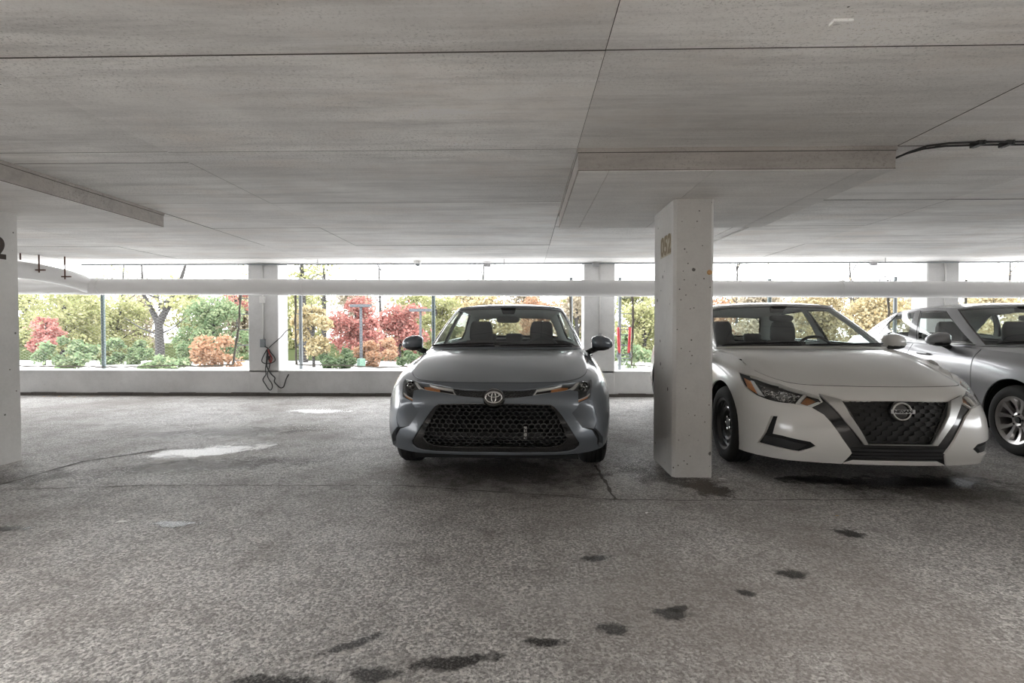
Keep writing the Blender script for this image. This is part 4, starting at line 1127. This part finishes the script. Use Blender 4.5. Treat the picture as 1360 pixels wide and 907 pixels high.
for x in (-3.35, -.33, 5.68):
    h = MB(); p = zt(x)+.131
    h.tube([(x, 8.45, 2.275), (x, 8.45, p+.055)], .006, 6)
    h.tube([(x-.085, 8.45, p-.05)]+[(x+.085*math.cos(t), 8.45, p+.0+.07*math.sin(t)) for t in [math.pi-i*math.pi/12 for i in range(13)]]+[(x+.085, 8.45, p-.05)], .008, 6)
    h.build('pipe_hanger', M['galv'], pipe)

# ------------------------------------------------------------------ conduit and fittings by the outer wall
cd = tag(MB().tube([(-7.6, 8.86, 2.248), (14, 8.86, 2.248)], .013, 8).build('ceiling_conduit', M['greysteel'], None, True), 'thin grey conduit along the far edge of the ceiling', 'conduit')
for x, l in ((-.63, 'small grey junction box on the ceiling conduit above the grey car'), (1.18, 'small grey junction box on the ceiling conduit at the second wall column'), (5.74, 'small grey junction box on the ceiling conduit above the white car')):
    o = tag(MB().cham(x-.055, x+.055, 8.80, 8.88, 2.195, 2.255, .01).build('junction_box', M['galv']), l, 'junction box')
    MB().box(x-.05, x+.05, 8.795, 8.80, 2.20, 2.25).build('cover_plate', M['galv'], o)
dm = tag(empty('dome_camera', (-1.76, 8.62, 2.27)), 'small white dome camera under the ceiling above the fence', 'camera')
MB().lathe([(0, .07), (-.025, .07), (-.045, .055), (-.05, .045)], axis='z', seg=24, cap=True).build('housing', M['white_enamel'], dm, True, 40)
MB().lathe([(-.048, .046), (-.075, .036), (-.092, .016), (-.096, .0)], axis='z', seg=24).build('dome', M['greysteel'], dm, True)

def wall_conduit(x, pts, label, boxes):
    o = tag(MB().tube([(x+dx, 8.912, z) for dx, z in pts], .012, 8).build('wall_conduit', M['white_enamel'], None, True), label, 'conduit')
    for z, w, h, m in boxes:
        b = MB().cham(x-w/2, x+w/2, 8.865, 8.926, z-h/2, z+h/2, .006).build('outlet_box', M[m], o)
        MB().box(x-w/2+.006, x+w/2-.006, 8.860, 8.866, z-h/2+.006, z+h/2-.006).build('face_plate', M[m], b)
    return o
wall_conduit(-4.487, [(0, 2.25), (0, 1.2), (0, .95)], 'white conduit with two boxes on the wall column with the cable', [(1.65, .085, .115, 'white_enamel'), (.905, .075, .14, 'greysteel')])
wall_conduit(1.262, [(0, 2.25), (0, 1.7), (0, 1.06)], 'white conduit down the wall column behind the grey car', [(1.045, .07, .05, 'galv')])
wall_conduit(6.975, [(-.01, 2.25), (0, 2.1), (0, 1.0)], 'white conduit down the wall column behind the right-hand cars', [(.98, .07, .05, 'galv')])

X = lambda px: -4.483+(px-349)*.0128
Z = lambda py: 1.65-(py-398)*.01288
def cable(pts, r, mat, name, parent, y=8.893):
    # smooth the hand-placed points with a Catmull-Rom
    P = [Vector((X(a), y+random.uniform(-.004, .004), Z(b))) for a, b in pts]
    P = [P[0]*2-P[1]]+P+[P[-1]*2-P[-2]]; out = []
    for i in range(1, len(P)-2):
        for k in range(6):
            t = k/6
            out.append(.5*((2*P[i])+(P[i+1]-P[i-1])*t+(2*P[i-1]-5*P[i]+4*P[i+1]-P[i+2])*t*t+(3*P[i]-P[i-1]-3*P[i+1]+P[i+2])*t**3))
    out.append(P[-2])
    return MB().tube(out, r, 6).build(name, M[mat], parent, True)
cb = tag(empty('extension_cable', (X(355), 8.893, Z(463))), 'black extension cable looped and hanging from the wall column outlet', 'cable')
org = cb.location.copy()
def loop(pts, r=.0085, mat='blackcable', name='cable_loop', y=8.893):
    o = cable(pts, r, mat, name, None, y); o.data.transform(Matrix.Translation(-org)); o.parent = cb
loop([(348.5, 457), (351, 460), (355, 462), (357, 466)], .010, name='plug_lead')
loop([(355, 463), (351, 470), (347.5, 477), (348, 481), (353, 483), (360, 482), (365, 479), (364, 474), (360, 469), (357, 464)])
loop([(355, 463), (354, 472), (353, 482), (352, 490), (352.5, 497), (350, 501), (348.5, 505), (352, 511), (356, 517), (359, 518), (361, 514), (360, 509), (356, 503), (354.5, 498), (356, 492), (358, 484), (358.5, 476), (357, 466)])
loop([(356, 463), (355, 473), (353.5, 485), (357, 493), (361, 498), (364.5, 502), (364, 507), (368, 512), (372, 515), (376, 514), (378, 509), (380, 503), (383.5, 497)], .010)
loop([(357, 462), (361, 458), (367, 453), (374, 447), (380, 440), (386, 436.5)], .007, name='cable_tail')
loop([(356, 464), (358, 470), (361, 476), (359, 481), (356, 474)], .010, 'redcable', 'red_lead', 8.886)
MB().cham(X(353.5)-org.x, X(357.5)-org.x, -.02, .005, Z(478)-org.z, Z(473)-org.z, .004).build('connector', M['blackplastic'], cb)

# cables on the ceiling at the right
cc = tag(empty('ceiling_cable', (2.3, 3.25, 2.2)), 'pair of black cables curving from the drop panel along the ceiling', 'cable')
for d, zz in ((0, 2.245), (.028, 2.238)):
    p = [(2.30, 3.42+d, 2.20), (2.33, 3.39+d, 2.215), (2.38, 3.34+d, 2.235), (2.45, 3.29+d, zz+.01), (2.55, 3.25+d, zz+.012), (2.75, 3.235+d, zz+.012), (3.1, 3.235+d, zz+.012), (4.5, 3.27+d, zz+.012), (6.5, 3.32+d, zz+.012)]
    o = MB().tube(p, .0065, 8).build('cable_run', M['blackcable'], None, True); o.data.transform(Matrix.Translation((-2.3, -3.25, -2.2))); o.parent = cc
for x in (2.72, 2.89):
    MB().box(x-.012-2.3, x+.012-2.3, -.02, .045, .040, .068).build('cable_clip', M['blackplastic'], cc)
    MB().box(x+.02-2.3, x+.03-2.3, -.022, .047, .044, .068).build('cable_clip', M['blackplastic'], cc)
tag(MB().tube([(2.43, 5.18, 2.25), (2.425, 6.5, 2.255), (2.42, 8.8, 2.252)], .011, 8).build('ceiling_conduit', M['white_enamel'], None, True), 'white conduit on the ceiling running back from the drop panel', 'conduit')

# reflector on the square column, ceiling plate
rf = tag(MB().lathe([(0, .0), (-.006, .012), (-.004, .018), (.004, .020)], (1.405, 4.043, 1.572), 'y', 20).build('reflector', M['amber'], None, True), 'small round amber reflector on the square column', 'reflector')
pl = tag(MB().box(1.13, 1.20, 1.975, 2.01, 2.262, 2.272).build('anchor_plate', M['ceiling']), 'small plate set in the ceiling near the top right', 'plate')
pl.rotation_euler = (0, 0, 0)

# ------------------------------------------------------------------ litter on the floor
def leaf(x, y, s, rz, mat, label, name='dry_leaf', cat='leaf'):
    prof = [(-1, 0), (-.6, .32), (0, .45), (.55, .28), (1, 0), (.55, -.28), (0, -.45), (-.6, -.32)]
    v = [(a*s, b*s, .002+.18*s*abs(b)) for a, b in prof]+[(-.5*s, 0, .003), (.5*s, 0, .003)]
    f = [(0, 1, 8), (1, 2, 9, 8), (2, 3, 9), (3, 4, 9), (4, 5, 9), (5, 6, 9), (6, 7, 8, 9), (7, 0, 8)]
    o = mesh(name, v, f, M[mat]); o.location = (x, y, .003); o.rotation_euler = (0, 0, rz)
    return tag(o, label, cat)
leaf(-2.376, 3.014, .034, .2, 'paper', 'pale leaf lying alone on the asphalt at the left')
leaf(.754, 3.243, .020, 1.1, 'paper', 'pale scrap on the asphalt in front of the square column', 'paper_scrap', 'scrap')
leaf(1.50, 4.00, .035, -.3, 'paper', 'white sliver on the asphalt at the foot of the square column', 'paper_scrap', 'scrap')
leaf(1.90, 3.22, .016, .5, 'leaflitter', 'small leaf on the asphalt in front of the white car')
for (x, y), w in zip(((-8.15, 8.7), (-7.9, 8.72), (-7.6, 8.66), (-7.35, 8.74), (-7.0, 8.78)), ('nearest the numbered column', 'second from the numbered column', 'in the middle of five', 'fourth from the numbered column', 'farthest from the numbered column')):
    leaf(x, y, random.uniform(.03, .05), random.uniform(0, 3), 'leaflitter', 'dry leaf at the foot of the parapet, '+w)['group'] = 'dry leaves at the parapet'
# ------------------------------------------------------------------ chain-link fence in each opening
FY = 9.42
def chain(x0, x1, z0, z1, d=.052, r=.0019):
    n = int((x1-x0)/d); m = int((z1-z0)/(d*.5))
    V = []; F = []; nv = 0
    ang = [R(90), R(210), R(330)]
    for i in range(n):
        s = 1 if i % 2 else 1
        xs = x0+d*(i+.5); k = np.arange(m+1)
        px = xs+d*np.where((k+i) % 2 == 0, -.49, .49); pz = z0+k*d*.5; py = FY+np.where((k+i) % 2 == 0, .003, -.003)
        for a in ang:
            V.append(np.stack([px+r*math.cos(a), py+r*math.sin(a), pz], 1))
        for j in range(3):
            a = nv+j*(m+1)+np.arange(m); b = nv+((j+1) % 3)*(m+1)+np.arange(m)
            F.append(np.stack([a, b, b+1, a+1], 1))
        nv += 3*(m+1)
    return np.concatenate(V), np.concatenate(F)
def edge(pts, r, name, parent):
    P = []
    for a, b in zip(pts[:-1], pts[1:]):
        for k in range(8):
            t = k/8; P.append((a[0]+(b[0]-a[0])*t+random.uniform(-.008, .008), FY-.01, a[1]+(b[1]-a[1])*t+random.uniform(-.008, .008)))
    P.append((pts[-1][0], FY-.01, pts[-1][1]))
    MB().tube(P, [r*random.uniform(.6, 1.2) for _ in P], 6).build(name, M['selvage'], parent)
def fence(c0, c1, e0, e1, posts, label):
    """c0, c1: faces of the columns; e0, e1: edges of the wire fabric as (x, z) lines"""
    f = tag(empty('chain_link_fence', ((c0+c1)/2, FY, -.8)), label, 'fence', 'chain-link fences in the openings')
    off = Vector(f.location)
    def fix(): 
        for o in f.children:
            if not o.get('_m'):
                o.data.transform(Matrix.Translation(-off)); o['_m'] = 1
    xa = max(p[0] for p in e0)-.02; xb = min(p[0] for p in e1)+.02
    v, q = chain(min(p[0] for p in e0), max(p[0] for p in e1), .50, 2.02)
    me = bpy.data.meshes.new('wire_fabric'); me.from_pydata(v.tolist(), [], q.tolist()); me.update()
    w = link('wire_fabric', me, M['wire'], f); w['kind'] = 'stuff'
    edge(e0, .021, 'fabric_edge', f); edge(e1, .021, 'fabric_edge', f)
    bz = [(e0[-1][0], .50)]+[(e0[-1][0]+(e1[-1][0]-e0[-1][0])*i/7, .47+random.uniform(-.015, .03)) for i in range(1, 7)]+[(e1[-1][0], .50)]
    edge(bz, .013, 'fabric_edge', f)
    for x in posts: MB().lathe([(-.8, .034), (2.04, .034)], (x, FY+.05, 0), 'z', 14, True).build('line_post', M['greenpost'], f, True, 40)
    for (c, e, s) in ((c0, e0, 1), (c1, e1, -1)):
        x = c+s*.17
        MB().lathe([(-.8, .030), (2.07, .030)], (x, FY+.01, 0), 'z', 12, True).build('end_post', M['greysteel'], f, True, 40)
        for k in range(6):
            z = .58+k*.28
            xe = np.interp(z, [p[1] for p in e[::-1]], [p[0] for p in e[::-1]])
            MB().tube([(x, FY-.01, z), (xe, FY-.01, z+random.uniform(-.006, .006))], .009, 6).build('tie_bar', M['greysteel'], f)
    fix()
    for o in f.children: del o['_m']
    return f
fence(-10.0, -4.752, [(-9.7, 2.02), (-9.7, .5)], [(-5.14, 2.02), (-5.17, 1.3), (-5.30, .5)], [-7.74], 'chain-link fence in the far left opening, loose dark edge')
fence(-4.228, .998, [(-4.13, 2.02), (-4.15, 1.2), (-4.13, .5)], [(.80, 2.02), (.83, .5)], [-1.65], 'chain-link fence in the opening behind the grey car')
fence(1.522, 6.69, [(1.90, 2.02), (1.93, 1.3), (1.90, .5)], [(6.38, 2.02), (6.42, .5)], [4.35], 'chain-link fence in the opening behind the white car')
fence(7.22, 12.4, [(7.72, 2.02), (7.74, .5)], [(12.1, 2.02), (12.1, .5)], [10.0], 'chain-link fence in the far right opening')

# red folding rack hung on the fence beside the second wall column
rk = tag(empty('folding_rack', (1.745, FY-.13, .45)), 'red folding steel rack hung on the fence beside the second wall column', 'rack')
for s in (-1, 1):
    MB().tube([(s*.105, 0, .73), (s*.085, 0, .28)], .024, 10).build('red_rail', M['redsteel'], rk, True)
    MB().tube([(s*.112, .0, .20), (s*.100, .0, .30)], .022, 8).build('foot', M['greysteel'], rk, True)
    MB().tube([(s*.07, .0, .70), (s*.07, .05, .72), (s*.07, .10, .70)], .008, 6).build('hook', M['greysteel'], rk)
for z in (.745, .60, .42, .25):
    MB().tube([(-.125, 0, z), (.125, 0, z-.005)], .009, 6).build('cross_bar', M['greysteel'], rk)
MB().tube([(-.125, 0, .25), (-.11, 0, .18), (.11, 0, .18), (.125, 0, .245)], .009, 6).build('lower_bar', M['greysteel'], rk)

# ------------------------------------------------------------------ ground and planting outside
gm = plain('pale_paving', (.46, .455, .45), .85, var=.15, vs=.6)
gr = struct(tag(MB().box(-90, 90, -70, 140, -1.0, -.80).build('ground', gm), 'pale paved ground outside the garage', 'ground'))
MB().box(-60, 60, 32.5, 75, -.81, -.74).build('verge', foliage_mat('grass_verge', [(.05, .07, .03), (.08, .09, .045)]), gr)

FM = {
    'yg': foliage_mat('yellow_green_leaves', [(0.194, 0.215, 0.096), (0.275, 0.282, 0.140), (0.363, 0.350, 0.201)]),
    'g': foliage_mat('green_leaves', [(0.109, 0.167, 0.090), (0.174, 0.235, 0.131), (0.269, 0.302, 0.181)]),
    'dg': foliage_mat('dark_green_leaves', [(.055, .088, .045), (.09, .128, .068), (.15, .185, .11)]),
    'y': foliage_mat('yellow_leaves', [(0.269, 0.208, 0.104), (0.343, 0.282, 0.161), (0.417, 0.370, 0.248)]),
    'r': foliage_mat('red_leaves', [(0.269, 0.100, 0.090), (0.350, 0.154, 0.134), (0.390, 0.235, 0.201)]),
    'o': foliage_mat('orange_leaves', [(0.296, 0.154, 0.090), (0.363, 0.221, 0.140), (0.404, 0.296, 0.208)]),
    't': foliage_mat('tan_leaves', [(0.221, 0.185, 0.131), (0.302, 0.262, 0.194), (0.377, 0.336, 0.269)]),
}
BARK = plain('grey_bark', (.030, .028, .027), .9, var=.35, vs=5)
def tree(px, Y, top, base, wid, kind, n, label, trunk=.14, dense=1.0, leaf=.115, fork=False, group=None):
    """px: where it stands across the view (turned into a real place at distance Y); top/base: crown height range in m"""
    x = (px-697)*Y/698; rnd = np.random.default_rng(int(abs(px)*7+Y*13))
    t = tag(empty('tree' if trunk else 'shrub', (x, Y, -.8)), label, 'tree' if trunk else 'shrub', group)
    h = top-base; nb = max(12, int(h*wid*3.0))
    cen = np.stack([rnd.uniform(-wid/2, wid/2, nb), rnd.uniform(-wid/2, wid/2, nb)*.6, rnd.uniform(base+h*.06, top-h*.06, nb)], 1)
    w = 1-np.abs((cen[:, 2]-base)/h-.45)*.9; cen[:, 0] *= w; cen[:, 1] *= w
    if trunk:
        b = MB()
        if fork:
            b.tube([(0, 0, -.05), (.05, 0, 1.0), (0, 0, 2.3)], [trunk*1.3, trunk, trunk*.95], 9)
            b.tube([(0, 0, 2.2), (.35, .1, 3.0), (.9, .2, 4.1), (1.4, .2, 5.6)], [trunk*.9, trunk*.75, trunk*.55, .04], 8)
            b.tube([(0, 0, 2.2), (-.4, .1, 2.9), (-.75, 0, 3.7), (-.9, .1, 5.4)], [trunk*.75, trunk*.6, trunk*.4, .03], 8)
            for dx in (-1.6, 1.5): b.tube([(0, 0, 1.7), (dx*.5, -.1, 2.0), (dx, -.2, 2.55)], [.05, .035, .015], 6)
        else:
            lean = rnd.uniform(-.3, .3)
            b.tube([(0, 0, -.05), (lean*.3, 0, (base+h*.4)*.5), (lean, 0, base+h*.55), (lean*1.6, 0, top*.98)], [trunk*1.25, trunk, trunk*.7, .02], 8)
        for c in cen[:9]:
            z0 = max(.6, c[2]-h*.25); b.tube([(0, 0, z0), tuple(c*np.array([.5, .5, 1])-np.array([0, 0, h*.06])), tuple(c)], [.045, .03, .012], 5)
        b.build('trunk', BARK, t, True, 50)
    rad = rnd.uniform(.22, .5, nb)*(min(h, wid)*.45+.15)
    k = rnd.integers(0, nb, n)
    d = rnd.normal(size=(n, 3)); d /= np.linalg.norm(d, axis=1, keepdims=True)
    n2 = n//5; d[:n2] *= rnd.uniform(1.0, 1.7, n2)[:, None]
    P = cen[k]+d*(rad[k]*rnd.uniform(.35, 1, n)**.5)[:, None]*np.array([1.1, .9, .85])
    P[:, 2] = np.maximum(P[:, 2], .04)
    a = rnd.normal(size=(n, 3)); a /= np.linalg.norm(a, axis=1, keepdims=True)
    c = np.cross(a, rnd.normal(size=(n, 3))); c /= np.linalg.norm(c, axis=1, keepdims=True)
    s = leaf*rnd.uniform(.6, 1.3, n)[:, None]
    V = np.stack([P-a*s, P+c*s*.55, P+a*s, P-c*s*.55], 1).reshape(-1, 3)
    F = np.arange(4*n).reshape(n, 4)
    me = bpy.data.meshes.new('foliage'); me.from_pydata(V.tolist(), [], F.tolist()); me.update()
    o = link('foliage', me, FM[kind], t); o['kind'] = 'stuff'
    return t
tree(203, 25.5, 4.6, 2.9, 4.6, 'yg', 520, 'forked dark-trunked tree with thin yellow-green leaves behind the far left fence', .20, fork=True)
tree(70, 31, 4.3, .6, 4.6, 'yg', 6500, 'tall yellow-green tree at the far left edge of the fence view')
tree(143, 36, 4.2, .2, 4.2, 'yg', 6500, 'yellow-green leafy tree just right of the left fence post')
tree(278, 32, 3.7, .2, 4.2, 'g', 7000, 'green round tree left of the first wall column')
tree(44, 28, 2.4, .7, 2.0, 'r', 1500, 'small pinkish red tree low at the far left', .06)
tree(284, 27, 1.7, .0, 2.0, 'o', 1500, 'low orange shrub in front of the green round tree', 0)
tree(160, 29, 1.4, .0, 2.6, 'g', 3400, 'low green shrub under the left fence post', 0)
tree(240, 28.3, 1.1, .0, 1.6, 'g', 1800, 'low green shrub under the forked tree', 0)
tree(205, 22.8, .75, .0, 2.0, 'g', 1500, 'low green shrub in front of the forked trunk', 0)
tree(76, 25.5, 1.5, .0, 2.6, 'g', 3400, 'low green shrub at the far left', 0)
tree(312, 36.5, 5.2, 3.2, 2.2, 'r', 700, 'thin reddish tree top left of the first wall column', .06)
tree(400, 31, 7.2, 2.2, 2.2, 'yg', 900, 'grey-trunked tree with sparse leaves right of the first wall column', .24)
tree(428, 37, 7.4, 3.2, 2.2, 'yg', 700, 'second grey-trunked sparse tree, beside the yellow tree', .18)
tree(414, 27, 3.4, .4, 1.9, 'y', 3200, 'small bright yellow tree left of the red tree', .07)
tree(468, 29.5, 3.7, .4, 2.6, 'r', 4600, 'red maple left of the lamp post', .08)
tree(530, 32.5, 3.4, .3, 3.0, 'r', 5200, 'red maple right of the lamp post', .08)
tree(500, 27.6, 1.4, .0, 2.2, 'o', 2200, 'low orange shrub at the foot of the lamp post', 0)
tree(445, 26, .9, .0, 2.0, 'dg', 2200, 'dark green hedge left of the lamp post', 0)
tree(560, 26, 1.0, .0, 2.2, 'dg', 2000, 'dark green hedge behind the grey car mirror', 0)
tree(585, 37, 4.3, .3, 3.4, 'yg', 6000, 'yellow-green tree behind the middle fence post')
tree(645, 31, 4.1, .3, 3.2, 'y', 5500, 'yellow tree above the roof of the grey car')
tree(718, 38.5, 4.3, .3, 3.4, 'o', 5500, 'orange-brown tree behind the roof of the grey car')
tree(768, 30, 4.1, .2, 2.4, 't', 3600, 'tan tree left of the second wall column')
tree(856, 33, 4.0, .2, 3.0, 'yg', 4600, 'pale yellow-green tree right of the second wall column')
tree(838, 27, 1.9, .0, 2.0, 'g', 1500, 'small green shrub behind the red rack', 0)
tree(935, 34, 4.3, .3, 3.4, 'o', 4600, 'orange tree behind the square column')
tree(1008, 32, 4.2, .3, 3.2, 't', 5500, 'tan tree behind the roof of the white car')
tree(1085, 34, 4.3, .3, 3.4, 'y', 5500, 'yellow tree behind the roof of the white car')
tree(1158, 31, 4.2, .3, 3.2, 'y', 5500, 'yellow tree between the white and the silver car')
tree(1222, 34, 4.3, .3, 2.8, 't', 4200, 'tan tree left of the third wall column')
tree(1300, 29.5, 4.3, .3, 3.4, 'y', 5500, 'yellow tree behind the silver car')
tree(1375, 34, 4.5, .3, 3.6, 't', 5000, 'tan tree at the right edge behind the silver car')
# thin high branches above the pipe
for px, Y, k, l in ((150, 40.5, 'yg', 'bare-branched tree reaching above the pipe, left of the forked tree'), (335, 41, 'yg', 'bare-branched tree reaching above the pipe behind the first wall column'),
                    (505, 40, 't', 'bare-branched tree reaching above the pipe over the lamp post'), (640, 40, 't', 'bare-branched tree reaching above the pipe over the grey car'),
                    (975, 39, 't', 'bare-branched tree reaching above the pipe over the white car bonnet'), (1125, 40, 't', 'bare-branched tree reaching above the pipe over the white car roof'), (1325, 39, 't', 'bare-branched tree reaching above the pipe over the silver car')):
    tree(px, Y, 8.0, 3.2, 4.6, k, 420 if k == 't' else 1300, l, .10, leaf=.09)
FAR = [(-130, 't', 'well left of the numbered column'), (-55, 'yg', 'just left of the numbered column'), (1445, 'yg', 'just past the right edge of the view'), (1520, 'y', 'second past the right edge'), (1600, 't', 'third past the right edge'), (20, 'yg', 'behind the numbered column'), (95, 'yg', 'behind the left fence post'), (170, 't', 'left of the forked trunk'), (245, 'yg', 'right of the forked trunk'), (320, 't', 'behind the first wall column'),
       (395, 'yg', 'behind the first grey trunk'), (470, 't', 'behind the left red maple'), (545, 'yg', 'behind the right red maple'), (620, 'y', 'over the grey car windscreen'), (695, 't', 'over the middle of the grey car'),
       (770, 'yg', 'behind the second wall column'), (845, 'yg', 'behind the red rack'), (920, 't', 'behind the square column'), (995, 'y', 'over the left of the white car'), (1070, 't', 'over the middle of the white car'),
       (1145, 'y', 'over the right of the white car'), (1220, 't', 'left of the third wall column'), (1295, 'yg', 'right of the third wall column'), (1370, 'y', 'at the right edge of the view')]
for i, (px, k, l) in enumerate(FAR):
    tree(px, (44, 51, 58)[i % 3], (5.3, 5.9, 6.5)[i % 3], -.3, 4.4, k, 3400, 'hazy far-row tree '+l, .12, leaf=.20, group='far row of trees')

def lamp_post(px, Y, top, r, label):
    x = (px-697)*Y/698
    l = tag(empty('lamp_post', (x, Y, -.8)), label, 'lamp post')
    MB().lathe([(0, .20), (.02, .22), (.42, .22), (.46, .16)], axis='z', seg=4, cap=True).build('base_box', plain('green_base', (.12, .21, .16), .6), l)
    MB().lathe([(.4, r), (top+.8, r*.85)], axis='z', seg=12, cap=True).build('post', M['lampgrey'], l, True, 40)
    MB().cham(-.55, .55, -.16, .16, top+.76, top+.90, .05).build('lamp_head', M['lampgrey'], l)
    return l
lamp_post(478, 27.0, 2.35, .085, 'grey lamp post with flat head in front of the red maples')
lamp_post(558, 26.5, 2.1, .075, 'smaller grey lamp post left of the middle fence post')
